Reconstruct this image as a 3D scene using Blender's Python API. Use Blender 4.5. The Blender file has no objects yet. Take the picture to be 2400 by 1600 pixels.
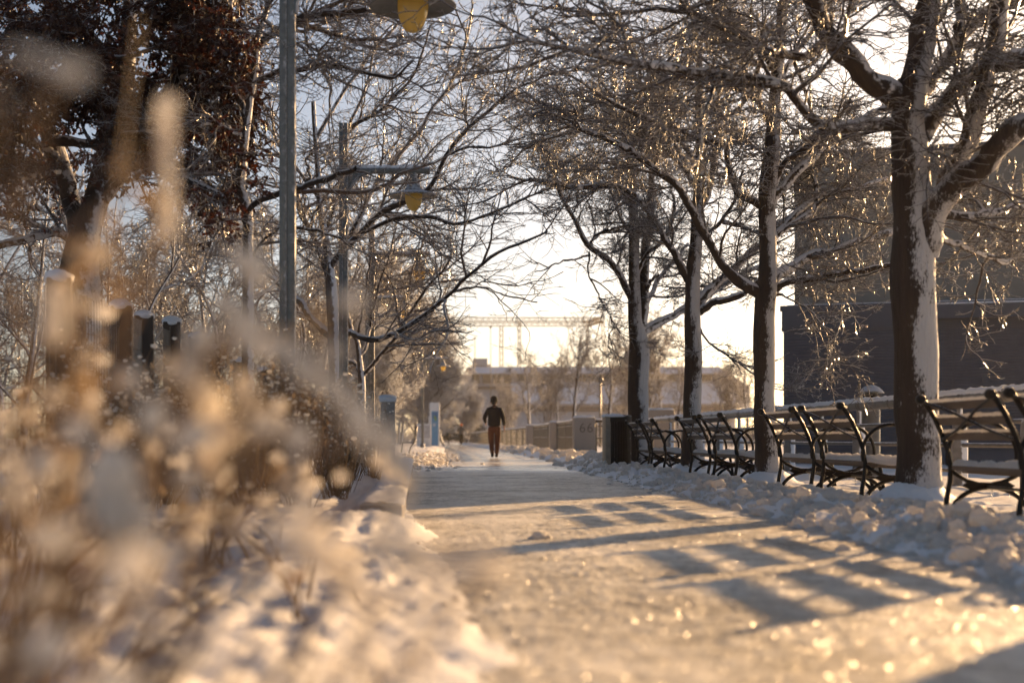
import bpy, bmesh, math, random
import numpy as np
from mathutils import Vector, Matrix
R = math.radians
rng = np.random.default_rng(11)
random.seed(5)
SC = bpy.context.scene
COL = SC.collection
# reference frame: camera 0.57 m above the path, +Y along the path; F, CX, CY describe the lens in pixels of a 2400 px wide frame
F, CX, CY, CH = 3333.0, 979.0, 1027.0, 0.57
def W(px, py, Y):
    return (px - CX) * Y / F, Y, CH + (CY - py) * Y / F
SUN_AZ, SUN_EL = R(39), R(11.5)

# ------------------------------------------------------------------ noise
def _hash(ix, iy, iz, s):
    h = (ix.astype(np.int64) * 374761393 + iy.astype(np.int64) * 668265263 + iz.astype(np.int64) * 1440662683 + s * 974711) & 0x7fffffff
    h = ((h ^ (h >> 13)) * 1274126177) & 0x7fffffff
    h = h ^ (h >> 16)
    return (h & 0xffff) / 65535.0
def vnoise(x, y, z=None, s=0):
    x = np.asarray(x, float); y = np.asarray(y, float); z = np.zeros_like(x) if z is None else np.asarray(z, float)
    ix, iy, iz = np.floor(x), np.floor(y), np.floor(z)
    fx, fy, fz = x - ix, y - iy, z - iz
    fx = fx*fx*(3-2*fx); fy = fy*fy*(3-2*fy); fz = fz*fz*(3-2*fz)
    def c(a, b, d): return _hash(ix+a, iy+b, iz+d, s)
    def pl(d):
        return (c(0,0,d)*(1-fx)+c(1,0,d)*fx)*(1-fy) + (c(0,1,d)*(1-fx)+c(1,1,d)*fx)*fy
    return pl(0)*(1-fz) + pl(1)*fz
def fbm(x, y, z=None, o=3, s=0):
    t, a, n = 0, 1, 0
    for k in range(o):
        t = t + a*(vnoise(np.asarray(x)*2**k, np.asarray(y)*2**k, None if z is None else np.asarray(z)*2**k, s+k) - .5); n += a; a *= .5
    return t/n*2
def sstep(a, b, x):
    t = np.clip((np.asarray(x, float)-a)/(b-a), 0, 1); return t*t*(3-2*t)

# ------------------------------------------------------------------ mesh collector
class MB:
    def __init__(s): s.v, s.q, s.p, s.n = [], [], [], 0
    def quads(s, v, q):
        v = np.asarray(v, float).reshape(-1, 3); s.v.append(v); s.q.append(np.asarray(q, int).reshape(-1, 4) + s.n); s.n += len(v)
    def polys(s, v, f):
        v = np.asarray(v, float).reshape(-1, 3); s.v.append(v)
        s.p += [[i + s.n for i in a] for a in f]; s.n += len(v)
    def box(s, c, d, rz=0, taper=1.0, rx=0):
        x, y, z = [k/2 for k in d]
        v = [(-x,-y,-z),(x,-y,-z),(x,y,-z),(-x,y,-z),(-x*taper,-y*taper,z),(x*taper,-y*taper,z),(x*taper,y*taper,z),(-x*taper,y*taper,z)]
        M = Matrix.Translation(c) @ Matrix.Rotation(rz, 4, 'Z') @ Matrix.Rotation(rx, 4, 'X')
        s.polys([M @ Vector(a) for a in v], [(3,2,1,0),(4,5,6,7),(0,1,5,4),(1,2,6,5),(2,3,7,6),(3,0,4,7)]); return s
    def bbox(s, c, d, rz=0, b=.01):   # box with chamfered edges
        bm = bmesh.new(); bmesh.ops.create_cube(bm, size=1)
        bmesh.ops.scale(bm, vec=d, verts=bm.verts); bmesh.ops.bevel(bm, geom=bm.edges[:], offset=min(b, min(d)*.45), segments=2, affect='EDGES', profile=.5)
        M = Matrix.Translation(c) @ Matrix.Rotation(rz, 4, 'Z'); bm.verts.index_update()
        s.polys([M @ v.co for v in bm.verts], [[v.index for v in f.verts] for f in bm.faces]); bm.free(); return s
    def tube(s, pts, r, n=8, cap=True):
        P = np.array(pts, float)[None]; r = np.broadcast_to(np.asarray(r, float), (P.shape[1],))[None]
        s.tubes(P, r, n)
        if cap:
            k = P.shape[1]*n; b = s.n - k
            s.p.append([b+i for i in range(n)][::-1]); s.p.append([s.n-n+i for i in range(n)])
        return s
    def tubes(s, P, Rr, n=4, snow=0.0, lump=0.0, ns=6.0):
        N, K = P.shape[:2]
        if N == 0: return s
        T = np.empty_like(P); T[:,1:-1] = P[:,2:]-P[:,:-2]; T[:,0] = P[:,1]-P[:,0]; T[:,-1] = P[:,-1]-P[:,-2]
        T /= np.linalg.norm(T, axis=2, keepdims=True)+1e-9
        U = np.empty_like(P)
        a = np.where(np.abs(T[:,0,2:3]) > .8, np.array([[1.,0,0]]), np.array([[0,0,1.]]))
        u = np.cross(T[:,0], a); u /= np.linalg.norm(u, axis=1, keepdims=True)+1e-9; U[:,0] = u
        for k in range(1, K):
            u = u - (u*T[:,k]).sum(1, keepdims=True)*T[:,k]; u /= np.linalg.norm(u, axis=1, keepdims=True)+1e-9; U[:,k] = u
        V = np.cross(T, U)
        an = np.arange(n)*2*math.pi/n
        nr = np.cos(an)[None,None,:,None]*U[:,:,None]+np.sin(an)[None,None,:,None]*V[:,:,None]
        rr = np.repeat(Rr[:,:,None], n, 2)
        if lump:
            q = P[:,:,None]+nr*rr[...,None]; rr = rr*(1+lump*fbm(q[...,0]*ns, q[...,1]*ns, q[...,2]*ns*.5, 2, 3))
        v = P[:,:,None]+nr*rr[...,None]
        if snow:
            h = np.clip(1-np.abs(T[...,2])*1.05, 0, 1)[:,:,None]
            m = np.clip(nr[...,2]+.1, 0, 1)*h*(.35+1.3*vnoise(v[...,0]*9, v[...,1]*9, v[...,2]*9, 5))
            v[...,2] += m*np.minimum(snow, rr*1.1)
        idx = np.arange(N*K*n).reshape(N,K,n); a = idx[:,:-1]; b = idx[:,1:]
        s.quads(v, np.stack([a, np.roll(a,-1,2), np.roll(b,-1,2), b], -1)); return s
    def lathe(s, prof, c=(0,0,0), n=20, close=True):
        v = []
        for r, z in prof:
            for i in range(n):
                a = 2*math.pi*i/n; v.append((c[0]+r*math.cos(a), c[1]+r*math.sin(a), c[2]+z))
        f = [(k*n+i, k*n+(i+1)%n, (k+1)*n+(i+1)%n, (k+1)*n+i) for k in range(len(prof)-1) for i in range(n)]
        if close: f += [tuple(range(n))[::-1], tuple((len(prof)-1)*n+i for i in range(n))]
        s.polys(v, f); return s
    def prism(s, outline, axis, a, b):   # 2-D outline extruded along an axis
        n = len(outline); v = []
        for t in (a, b):
            for u, w in outline: v.append({'x': (t,u,w), 'y': (u,t,w), 'z': (u,w,t)}[axis])
        s.polys(v, [tuple(range(n))[::-1], tuple(range(n, 2*n))]+[(i, (i+1)%n, n+(i+1)%n, n+i) for i in range(n)]); return s
    def lumps(s, C, S, amp=.35, sub=2, seed=0, freq=1.6):   # displaced balls: centres C (N,3), radii S (N,3)
        bm = bmesh.new(); bmesh.ops.create_icosphere(bm, subdivisions=sub, radius=1); bm.verts.index_update()
        tv = np.array([v.co[:] for v in bm.verts]); tf = np.array([[v.index for v in f.verts] for f in bm.faces]); bm.free()
        C = np.asarray(C, float); S = np.asarray(S, float); N = len(C)
        off = rng.uniform(0, 50, (N,1,3)); q = tv[None]*freq+off
        d = 1+amp*fbm(q[...,0], q[...,1], q[...,2], 2, seed)
        a = rng.uniform(0, 6.28, N); ca, sa = np.cos(a)[:,None], np.sin(a)[:,None]
        v = tv[None]*d[...,None]*S[:,None,:]
        v = np.stack([v[...,0]*ca-v[...,1]*sa, v[...,0]*sa+v[...,1]*ca, v[...,2]], -1)+C[:,None]
        f = (tf[None]+np.arange(N)[:,None,None]*len(tv)).reshape(-1,3)
        s.tris(v, f); return s
    def tris(s, v, f):
        v = np.asarray(v, float).reshape(-1,3); s.v.append(v); s.t = getattr(s, 't', []); s.t.append(np.asarray(f,int).reshape(-1,3)+s.n); s.n += len(v)
    def build(s, name, mat, parent=None, smooth=True):
        me = bpy.data.meshes.new(name)
        V = np.concatenate(s.v) if s.v else np.zeros((0,3))
        Q = np.concatenate(s.q) if s.q else np.zeros((0,4), int)
        T = np.concatenate(getattr(s, 't', [])) if getattr(s, 't', []) else np.zeros((0,3), int)
        cnt = np.concatenate([np.full(len(Q),4), np.full(len(T),3), np.array([len(p) for p in s.p], int)]).astype(np.int32)
        li = np.concatenate([Q.ravel(), T.ravel(), np.array([i for p in s.p for i in p], int)]).astype(np.int32)
        me.vertices.add(len(V)); me.vertices.foreach_set('co', V.astype(np.float32).ravel())
        me.loops.add(len(li)); me.loops.foreach_set('vertex_index', li)
        me.polygons.add(len(cnt)); me.polygons.foreach_set('loop_start', np.concatenate([[0], np.cumsum(cnt)[:-1]]).astype(np.int32)); me.polygons.foreach_set('loop_total', cnt)
        me.polygons.foreach_set('use_smooth', np.full(len(cnt), smooth))
        me.update(calc_edges=True); me.validate()
        me.materials.append(mat)
        o = bpy.data.objects.new(name, me); COL.objects.link(o); o.parent = parent
        return o
def hard(o, ang=35):   # smooth shading only across shallow edges
    o.data.set_sharp_from_angle(angle=R(ang)); return o
def thing(name, label, cat, loc=(0,0,0), rz=0, group=None):
    o = bpy.data.objects.new(name, None); COL.objects.link(o); o.location = loc; o.rotation_euler = (0,0,rz); o.empty_display_size = .2
    return tag(o, label, cat, group)
def tag(o, label, cat, group=None):
    o['label'] = label; o['category'] = cat
    if group: o['group'] = group
    return o
def struct(o, label=None):
    o['kind'] = 'structure'
    if label: o['label'] = label
    return o
def copy_tree(root, loc, rz=0, sc=1, label=None):
    r = root.copy(); COL.objects.link(r); r.location = loc; r.rotation_euler = (0,0,rz); r.scale = (sc,)*3 if not hasattr(sc, '__len__') else sc
    if label: r['label'] = label
    for ch in root.children:
        c = ch.copy(); COL.objects.link(c); c.parent = r
        for g in ch.children:
            d = g.copy(); COL.objects.link(d); d.parent = c
    return r

# ------------------------------------------------------------------ materials
def mat(name):
    m = bpy.data.materials.new(name); m.use_nodes = True; nt = m.node_tree
    return m, nt, nt.nodes['Principled BSDF'], nt.nodes['Material Output']
def nd(nt, t, **k):
    n = nt.nodes.new('ShaderNode'+t)
    for a, b in k.items(): setattr(n, a, b)
    return n
def noise(nt, scale, detail=4, rough=.55, vec=None, stretch=None):
    n = nd(nt, 'TexNoise'); n.inputs['Scale'].default_value = scale; n.inputs['Detail'].default_value = detail; n.inputs['Roughness'].default_value = rough
    if vec is None: vec = nd(nt, 'TexCoord').outputs['Object']
    if stretch:
        mp = nd(nt, 'Mapping'); mp.inputs['Scale'].default_value = stretch; nt.links.new(vec, mp.inputs[0]); vec = mp.outputs[0]
    nt.links.new(vec, n.inputs['Vector']); return n.outputs['Fac']
def ramp(nt, fac, stops):
    r = nd(nt, 'ValToRGB'); e = r.color_ramp.elements
    for i, (p, c) in enumerate(stops):
        el = e[i] if i < 2 else e.new(p)
        el.position = p; el.color = (c[0], c[1], c[2], 1) if hasattr(c, '__len__') else (c, c, c, 1)
    nt.links.new(fac, r.inputs[0]); return r.outputs[0]
def mixc(nt, fac, a, b):
    m = nd(nt, 'Mix', data_type='RGBA')
    for s, v in ((m.inputs[0], fac), (m.inputs[6], a), (m.inputs[7], b)):
        if isinstance(v, (int, float)): s.default_value = v
        elif isinstance(v, tuple): s.default_value = v+(1,)
        else: nt.links.new(v, s)
    return m.outputs[2]
def mth(nt, op, a, b=None, clamp=False):
    m = nd(nt, 'Math', operation=op); m.use_clamp = clamp
    for s, v in ((m.inputs[0], a), (m.inputs[1], b)):
        if v is None: continue
        if isinstance(v, (int, float)): s.default_value = v
        else: nt.links.new(v, s)
    return m.outputs[0]
def bump(nt, h, strength=.5, dist=.02, prev=None):
    b = nd(nt, 'Bump'); b.inputs['Strength'].default_value = strength; b.inputs['Distance'].default_value = dist
    nt.links.new(h, b.inputs['Height'])
    if prev is not None: nt.links.new(prev, b.inputs['Normal'])
    return b.outputs[0]
def translucent_mix(nt, bs, out, col, fac):
    tr = nd(nt, 'BsdfTranslucent'); mx = nd(nt, 'MixShader')
    if isinstance(col, tuple): tr.inputs[0].default_value = col+(1,)
    else: nt.links.new(col, tr.inputs[0])
    if isinstance(fac, (int, float)): mx.inputs[0].default_value = fac
    else: nt.links.new(fac, mx.inputs[0])
    nt.links.new(bs.outputs[0], mx.inputs[1]); nt.links.new(tr.outputs[0], mx.inputs[2]); nt.links.new(mx.outputs[0], out.inputs['Surface'])
def simple(name, col, rough=.5, metal=0, var=.25, scale=8, bstr=.15, bscale=40, bdist=.01, stretch=None):
    m, nt, bs, out = mat(name)
    f = noise(nt, scale, 5, .6, stretch=stretch)
    c = ramp(nt, f, [(.3, tuple(k*(1-var) for k in col)), (.7, tuple(min(1, k*(1+var)) for k in col))])
    nt.links.new(c, bs.inputs['Base Color']); bs.inputs['Roughness'].default_value = rough; bs.inputs['Metallic'].default_value = metal
    nt.links.new(bump(nt, noise(nt, bscale, 4, .6, stretch=stretch), bstr, bdist), bs.inputs['Normal']); return m
def frosted(name, col, rough=.5, metal=0, thr=.45, soft=.25, wind=.0, upk=1.0, snowc=(.82,.84,.88), trans=0.0, var=.3, scale=8, stretch=None, bstr=.3, bdist=.01, nsc=14, wdir=(.86,-.5,0), spec=.5, coat=0, patch=0):
    """surface of a thing with snow lying on what faces up and, with wind, plastered on the side the storm came from"""
    m, nt, bs, out = mat(name)
    geo = nd(nt, 'NewGeometry')
    f = noise(nt, scale, 5, .6, stretch=stretch)
    base = ramp(nt, f, [(.25, tuple(k*(1-var) for k in col)), (.75, tuple(min(1, k*(1+var)) for k in col))])
    sx = nd(nt, 'SeparateXYZ'); nt.links.new(geo.outputs['Normal'], sx.inputs[0])
    nz = noise(nt, nsc, 4, .6, vec=geo.outputs['Position'])
    up = mth(nt, 'MULTIPLY', sx.outputs['Z'], upk)
    if wind:
        dt = nd(nt, 'VectorMath', operation='DOT_PRODUCT'); nt.links.new(geo.outputs['Normal'], dt.inputs[0]); dt.inputs[1].default_value = wdir
        up = mth(nt, 'MAXIMUM', up, mth(nt, 'MULTIPLY', dt.outputs['Value'], wind))
    v = mth(nt, 'ADD', up, mth(nt, 'MULTIPLY', mth(nt, 'SUBTRACT', nz, .5), .9))
    if patch:
        v = mth(nt, 'ADD', v, mth(nt, 'MULTIPLY', mth(nt, 'SUBTRACT', noise(nt, 3.2, 3, .6, vec=geo.outputs['Position'], stretch=(1,1,.45)), .5), patch))
        v = mth(nt, 'ADD', v, mth(nt, 'MULTIPLY', mth(nt, 'SUBTRACT', noise(nt, 70, 3, .7, vec=geo.outputs['Position'], stretch=(1,1,.4)), .5), patch*.6))
    bs.inputs['Coat Weight'].default_value = coat; bs.inputs['Coat Roughness'].default_value = .12
    mr = nd(nt, 'MapRange'); mr.interpolation_type = 'SMOOTHSTEP'; nt.links.new(v, mr.inputs[0]); mr.inputs[1].default_value = thr-soft/2; mr.inputs[2].default_value = thr+soft/2
    fac = mr.outputs[0]
    nt.links.new(mixc(nt, fac, base, snowc), bs.inputs['Base Color'])
    nt.links.new(mth(nt, 'ADD', rough, mth(nt, 'MULTIPLY', fac, .6-rough)), bs.inputs['Roughness'])
    nt.links.new(mth(nt, 'MULTIPLY', mth(nt, 'SUBTRACT', 1, fac), metal), bs.inputs['Metallic'])
    nt.links.new(bump(nt, noise(nt, scale*5, 4, .6, stretch=stretch), bstr, bdist), bs.inputs['Normal'])
    bs.inputs['Specular IOR Level'].default_value = spec
    if trans: translucent_mix(nt, bs, out, snowc, mth(nt, 'MULTIPLY', fac, trans))
    return m
def snowmat(name, col=(.86,.87,.9), trans=.0, b1=.5, d1=.03, s1=18, s2=160, tcol=(.9,.86,.8)):
    m, nt, bs, out = mat(name)
    bs.inputs['Base Color'].default_value = col+(1,); bs.inputs['Roughness'].default_value = .55
    p = nd(nt, 'NewGeometry').outputs['Position']
    n1 = bump(nt, noise(nt, s1, 5, .65, vec=p), b1, d1); n2 = bump(nt, noise(nt, s2, 3, .6, vec=p), .35, .004, n1)
    nt.links.new(n2, bs.inputs['Normal'])
    if trans: translucent_mix(nt, bs, out, tcol, trans)
    return m
M = {}
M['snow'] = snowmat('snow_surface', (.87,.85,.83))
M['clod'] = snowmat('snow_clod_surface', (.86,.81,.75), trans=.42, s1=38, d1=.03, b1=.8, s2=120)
M['clump'] = snowmat('snow_clump_surface', trans=.72, s1=60, d1=.01, tcol=(.98,.93,.84))
M['cap'] = snowmat('snow_cap_surface', trans=.15, s1=40, d1=.008)
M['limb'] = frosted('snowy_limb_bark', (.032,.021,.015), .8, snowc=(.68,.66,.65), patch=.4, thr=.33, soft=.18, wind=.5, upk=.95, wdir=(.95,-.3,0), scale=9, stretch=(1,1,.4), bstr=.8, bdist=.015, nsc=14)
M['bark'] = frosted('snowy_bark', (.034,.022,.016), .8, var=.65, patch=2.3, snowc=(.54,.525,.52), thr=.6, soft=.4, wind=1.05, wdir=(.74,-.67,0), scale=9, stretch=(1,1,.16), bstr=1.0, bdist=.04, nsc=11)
M['bark_oak'] = frosted('oak_bark', (.04,.027,.02), .85, thr=.6, soft=.25, wind=.72, scale=10, stretch=(1,1,.25), bstr=1, bdist=.025, nsc=14)
M['bark_l'] = frosted('snowy_grey_bark', (.06,.043,.034), .8, thr=.5, soft=.2, wind=.78, scale=12, stretch=(1,1,.3), bstr=.8, bdist=.015, nsc=13)
M['twig'] = frosted('icy_twig', spec=.6, coat=.7, col=(.032,.019,.013), rough=.35, thr=.56, soft=.3, trans=.7, scale=20, bstr=.1, nsc=25, wind=.6)
M['twig_l'] = frosted('icy_brown_twig', spec=.6, coat=.6, col=(.07,.041,.025), rough=.32, thr=.5, soft=.35, trans=.7, scale=20, bstr=.1, nsc=25, wind=.5)
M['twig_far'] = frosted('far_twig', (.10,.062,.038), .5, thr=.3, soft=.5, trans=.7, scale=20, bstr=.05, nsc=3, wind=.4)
M['iron'] = frosted('black_iron', spec=.25, col=(.008,.0075,.0075), rough=.42, metal=.0, thr=.93, soft=.12, nsc=30, scale=25, bstr=.1, bdist=.002, trans=.2, wind=.85, wdir=(.95,-.25,.1))
M['slat'] = frosted('weathered_slat', (.115,.085,.063), .65, thr=.75, soft=.2, nsc=20, scale=6, stretch=(8,1,8), bstr=.3, bdist=.003, trans=.2)
M['steel'] = frosted('painted_rail', (.16,.145,.125), .45, metal=.3, thr=.6, soft=.2, nsc=12, scale=10, bstr=.05, trans=.1, wind=.0)
M['postw'] = frosted('snow_plastered_post', (.22,.2,.18), .5, thr=.35, soft=.2, wind=.9, nsc=10, scale=10, bstr=.05)
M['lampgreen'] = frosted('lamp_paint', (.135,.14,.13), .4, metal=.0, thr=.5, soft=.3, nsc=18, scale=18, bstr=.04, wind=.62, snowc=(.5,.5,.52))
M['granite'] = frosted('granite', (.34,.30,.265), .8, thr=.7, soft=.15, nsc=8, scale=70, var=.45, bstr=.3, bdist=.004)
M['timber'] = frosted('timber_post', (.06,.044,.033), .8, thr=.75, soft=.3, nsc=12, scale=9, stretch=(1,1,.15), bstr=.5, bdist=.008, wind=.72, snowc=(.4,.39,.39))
M['wire'] = simple('galvanised_wire', (.17,.16,.15), .4, .7)
M['siding'] = simple('dark_siding', (.072,.082,.104), .6, .0, .12, 3, .05)
M['fascia'] = simple('dark_fascia', (.075,.083,.1), .6, .1, .1, 2, .05)
M['wallup'] = simple('upper_render', (.19,.187,.17), .8, 0, .12, 1.5, .15)
M['curb'] = frosted('curb_stone', (.30,.27,.24), .85, thr=.6, soft=.3, nsc=6, scale=30, bstr=.3, bdist=.004)
M['navy'] = simple('jacket_cloth', (.014,.012,.013), .85, 0, .3, 20, .4, 30, .01)
M['rust'] = simple('trouser_cloth', (.115,.042,.022), .85, 0, .2, 20, .5, 18, .012)
M['black'] = simple('black_knit', (.012,.011,.011), .9)
M['skin'] = simple('skin', (.36,.2,.14), .55)
M['orange'] = simple('orange_knit', (.75,.14,.03), .8)
M['greytop'] = simple('grey_cloth', (.12,.125,.13), .85)
M['hair'] = simple('dark_hair', (.02,.014,.01), .6)
M['blue'] = simple('blue_panel', (.10,.27,.46), .4, 0, .08)
M['blue2'] = simple('map_panel', (.06,.16,.34), .4, 0, .2)
M['green'] = simple('map_green', (.16,.30,.14), .4)
M['signwhite'] = simple('sign_white', (.66,.66,.66), .5, 0, .05)
M['signgrey'] = simple('sign_print', (.40,.40,.42), .5)
M['kiosk'] = simple('kiosk_green', (.13,.16,.13), .6)
M['tan'] = frosted('bin_panel', (.30,.25,.19), .55, thr=.8, soft=.2, scale=10)
M['lattice'] = simple('lattice_steel', (.20,.17,.12), .6, .3)
M['roof'] = frosted('snowy_roof', (.3,.3,.32), .6, thr=.1, soft=.1, nsc=.2, scale=1)
M['pierwall'] = simple('pier_wall', (.36,.38,.42), .6, 0, .1, .1)
M['pierglass'] = simple('pier_glass', (.05,.06,.075), .15)
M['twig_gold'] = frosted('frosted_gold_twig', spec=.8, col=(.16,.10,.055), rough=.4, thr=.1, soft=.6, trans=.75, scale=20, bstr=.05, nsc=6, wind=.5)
M['evergreen'] = frosted('evergreen', (.03,.04,.028), .7, thr=.6, soft=.5, nsc=3)
M['carpaint'] = frosted('car_paint', (.04,.045,.055), .3, thr=.5, soft=.2, nsc=2, scale=2)
M['tyre'] = simple('tyre', (.02,.02,.02), .8)
M['glass'] = simple('car_glass', (.03,.035,.04), .1)
m, nt, bs, out = mat('dry_leaf')
f = noise(nt, 9, 3); c = ramp(nt, f, [(.3, (.15,.10,.06)), (.7, (.36,.27,.18))]); nt.links.new(c, bs.inputs['Base Color']); bs.inputs['Roughness'].default_value = .6
translucent_mix(nt, bs, out, ramp(nt, f, [(.3, (.30,.20,.11)), (.7, (.58,.45,.30))]), .45); M['leaf'] = m
m, nt, bs, out = mat('oak_leaf')
f = noise(nt, 7, 3); c = ramp(nt, f, [(.3, (.018,.009,.006)), (.7, (.06,.024,.012))]); nt.links.new(c, bs.inputs['Base Color']); bs.inputs['Roughness'].default_value = .5
translucent_mix(nt, bs, out, (.15,.04,.012), .18); M['oak'] = m
M['stem'] = frosted('dry_stem', (.20,.115,.05), .6, thr=.62, soft=.3, trans=.5, nsc=30, scale=20, wind=.3)
m, nt, bs, out = mat('amber_bulb')
bs.inputs['Base Color'].default_value = (.6,.5,.24,1); bs.inputs['Roughness'].default_value = .15; bs.inputs['Coat Weight'].default_value = .6
translucent_mix(nt, bs, out, (1.0,.80,.30), .68); M['amber'] = m
m, nt, bs, out = mat('ice'); bs.inputs['Base Color'].default_value = (.95,.96,.98,1); bs.inputs['Roughness'].default_value = .08; bs.inputs['Transmission Weight'].default_value = .6; bs.inputs['IOR'].default_value = 1.31; M['ice'] = m
# path: frost and packed snow over asphalt, smooth ice further along
m, nt, bs, out = mat('frosted_path')
p = nd(nt, 'NewGeometry').outputs['Position']
n_big = noise(nt, .8, 5, .65, vec=p); n_mid = noise(nt, 7, 5, .7, vec=p); n_fine = noise(nt, 70, 4, .7, vec=p)
fro = mth(nt, 'ADD', mth(nt, 'MULTIPLY', n_mid, .6), mth(nt, 'MULTIPLY', n_fine, .4))
fro = ramp(nt, mth(nt, 'ADD', fro, mth(nt, 'MULTIPLY', mth(nt, 'SUBTRACT', n_big, .5), .7)), [(.36, 0), (.56, 1)])
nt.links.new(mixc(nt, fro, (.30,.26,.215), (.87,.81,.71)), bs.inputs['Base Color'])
sy = nd(nt, 'SeparateXYZ'); nt.links.new(p, sy.inputs[0])
icy = nd(nt, 'MapRange'); icy.interpolation_type = 'SMOOTHSTEP'; nt.links.new(sy.outputs['Y'], icy.inputs[0]); icy.inputs[1].default_value = 21; icy.inputs[2].default_value = 27
ice = mth(nt, 'MULTIPLY', icy.outputs[0], ramp(nt, noise(nt, .9, 4, .6, vec=p, stretch=(.5,1.2,1)), [(.35, 0), (.5, 1)]))
nt.links.new(mth(nt, 'SUBTRACT', .6, mth(nt, 'MULTIPLY', ice, .45)), bs.inputs['Roughness'])
b1 = nd(nt, 'Bump'); b1.inputs['Distance'].default_value = .012; nt.links.new(fro, b1.inputs['Height']); nt.links.new(mth(nt, 'MULTIPLY', mth(nt, 'SUBTRACT', 1, ice), .8), b1.inputs['Strength'])
b2 = nd(nt, 'Bump'); b2.inputs['Distance'].default_value = .008; nt.links.new(noise(nt, 220, 3, .7, vec=p), b2.inputs['Height']); nt.links.new(b1.outputs[0], b2.inputs['Normal']); nt.links.new(mth(nt, 'MULTIPLY', mth(nt, 'SUBTRACT', 1.03, ice), .8), b2.inputs['Strength'])
nt.links.new(b2.outputs[0], bs.inputs['Normal'])
vo = nd(nt, 'TexVoronoi'); vo.inputs['Scale'].default_value = 260; nt.links.new(p, vo.inputs['Vector'])
v1 = nd(nt, 'VectorMath', operation='SUBTRACT'); nt.links.new(vo.outputs['Color'], v1.inputs[0]); v1.inputs[1].default_value = (.5,.5,.5)
v2 = nd(nt, 'VectorMath', operation='SCALE'); nt.links.new(v1.outputs[0], v2.inputs[0]); v2.inputs['Scale'].default_value = 1.6
v3 = nd(nt, 'VectorMath', operation='ADD'); nt.links.new(v2.outputs[0], v3.inputs[0]); nt.links.new(nd(nt, 'NewGeometry').outputs['Normal'], v3.inputs[1])
v4 = nd(nt, 'VectorMath', operation='NORMALIZE'); nt.links.new(v3.outputs[0], v4.inputs[0])
nt.links.new(v4.outputs[0], bs.inputs['Coat Normal']); bs.inputs['Coat Roughness'].default_value = .2; bs.inputs['Coat IOR'].default_value = 1.4; bs.inputs['Specular IOR Level'].default_value = .3
nt.links.new(mth(nt, 'MULTIPLY', mth(nt, 'SUBTRACT', 1, ice), .26), bs.inputs['Coat Weight']); M['path'] = m
# ================================================================== ground, path, snow
def xl(y): return np.interp(y, [1,3.3,6,9,12,24,28,34,60,90,170], [.32,.30,.24,.10,-.06,-.05,.5,.75,1.2,1.8,3.0])
def xr(y): return np.interp(y, [1,5.2,8.5,12,26,32,65,119,170], [2.15,2.25,2.42,2.53,2.75,3.3,3.75,3.85,4.2])
def ground_h(x, y):
    x, y = np.broadcast_arrays(np.asarray(x, float), np.asarray(y, float))
    e = fbm(x*1.7, y*1.2, None, 4, 21)*.16 + fbm(x*7, y*5, None, 2, 31)*.05
    dl = xl(y) + e*.8 - x; dr = x - xr(y) + e*1.1
    soft = fbm(x*2.2, y*1.6, None, 3, 41)
    fine = np.abs(fbm(x*8, y*7, None, 3, 51)); tiny = fbm(x*26, y*22, None, 2, 61)
    left = -.03 + .055*sstep(-.05, .22, dl) + .075*sstep(.2, .75, dl) + sstep(.0,.5,dl)*(soft*.045 + fine*.06 + tiny*.014)
    far = sstep(22, 30, y)
    clod = np.abs(fbm(x*5, y*4.2, None, 3, 71)); 
    ridge = np.exp(-((dr-.55)/.38)**2)
    right = -.03 + .06*sstep(-.08, .18, dr) + ridge*(.035+.10*clod+.06*far) + sstep(.0,.3,dr)*(tiny*.016 + clod*.05*np.exp(-np.maximum(dr-.6,0)*1.6)) + .025*sstep(.3,.9,dr)*(1+soft)
    path = -.03
    h = np.where(dl > 0, left, np.where(dr > 0, right, np.maximum(path, np.maximum(np.where(dl>-.05, left, -.03), np.where(dr>-.08, right, -.03)))))
    # little skirts of snow round the tree trunks
    for tx, ty, r in ((4.1,11.65,.24),(4.1,16.5,.2),(4.1,21.3,.2),(4.0,25.8,.2)):
        d = np.hypot(x-tx+.02, y-ty); h = h + .16*np.exp(-((d-r*.5)/.17)**2)*(d < 1)
    h = h + .10*np.exp(-((x+.20)/.24)**2-((y-8.3)/.5)**2)
    edge = sstep(-14, -12, x)*(1-sstep(7, 8, x))*(1-sstep(130, 165, y))*sstep(.7, 1.0, y)
    return h*edge - .12*(1-edge)
def gz(x, y): return float(ground_h(np.array([x]), np.array([y]))[0])
gx = np.concatenate([np.arange(-14, -3.2, .16), np.arange(-3.2, 4.6, .022), np.arange(4.6, 8.01, .09)])
gy = .7*np.exp(np.arange(0, math.log(170/.7), .0112))
X, Y = np.meshgrid(gx, gy); H = ground_h(X, Y)
nx, ny = len(gx), len(gy); ii = np.arange(nx*ny).reshape(ny, nx)
mb = MB(); mb.quads(np.stack([X, Y, H], -1), np.stack([ii[:-1,:-1], ii[:-1,1:], ii[1:,1:], ii[1:,:-1]], -1))
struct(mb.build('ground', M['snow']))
mb = MB(); mb.polys([(-1500,-60,-.07),(1500,-60,-.07),(1500,2500,-.07),(-1500,2500,-.07)], [(0,1,2,3)])
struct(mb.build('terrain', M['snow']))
py_ = np.concatenate([np.arange(30, 40, .25), np.arange(40, 171, 2.)])
mb = MB(); v = []; 
for y in py_: v += [(float(xl(y))-.75, y, 0.0), (float(xr(y))+.9, y, 0.0)]
mb.polys(v, [(2*i, 2*i+1, 2*i+3, 2*i+2) for i in range(len(py_)-1)])
px_ = np.arange(-.45, 3.25, .0125); py2 = 1.0*np.exp(np.arange(0, math.log(30/1.0), .0047)); X, Y = np.meshgrid(px_, py2)
gr = fbm(X*42, Y*34, None, 2, 81); big = fbm(X*1.3, Y*.9, None, 3, 83)
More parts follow.
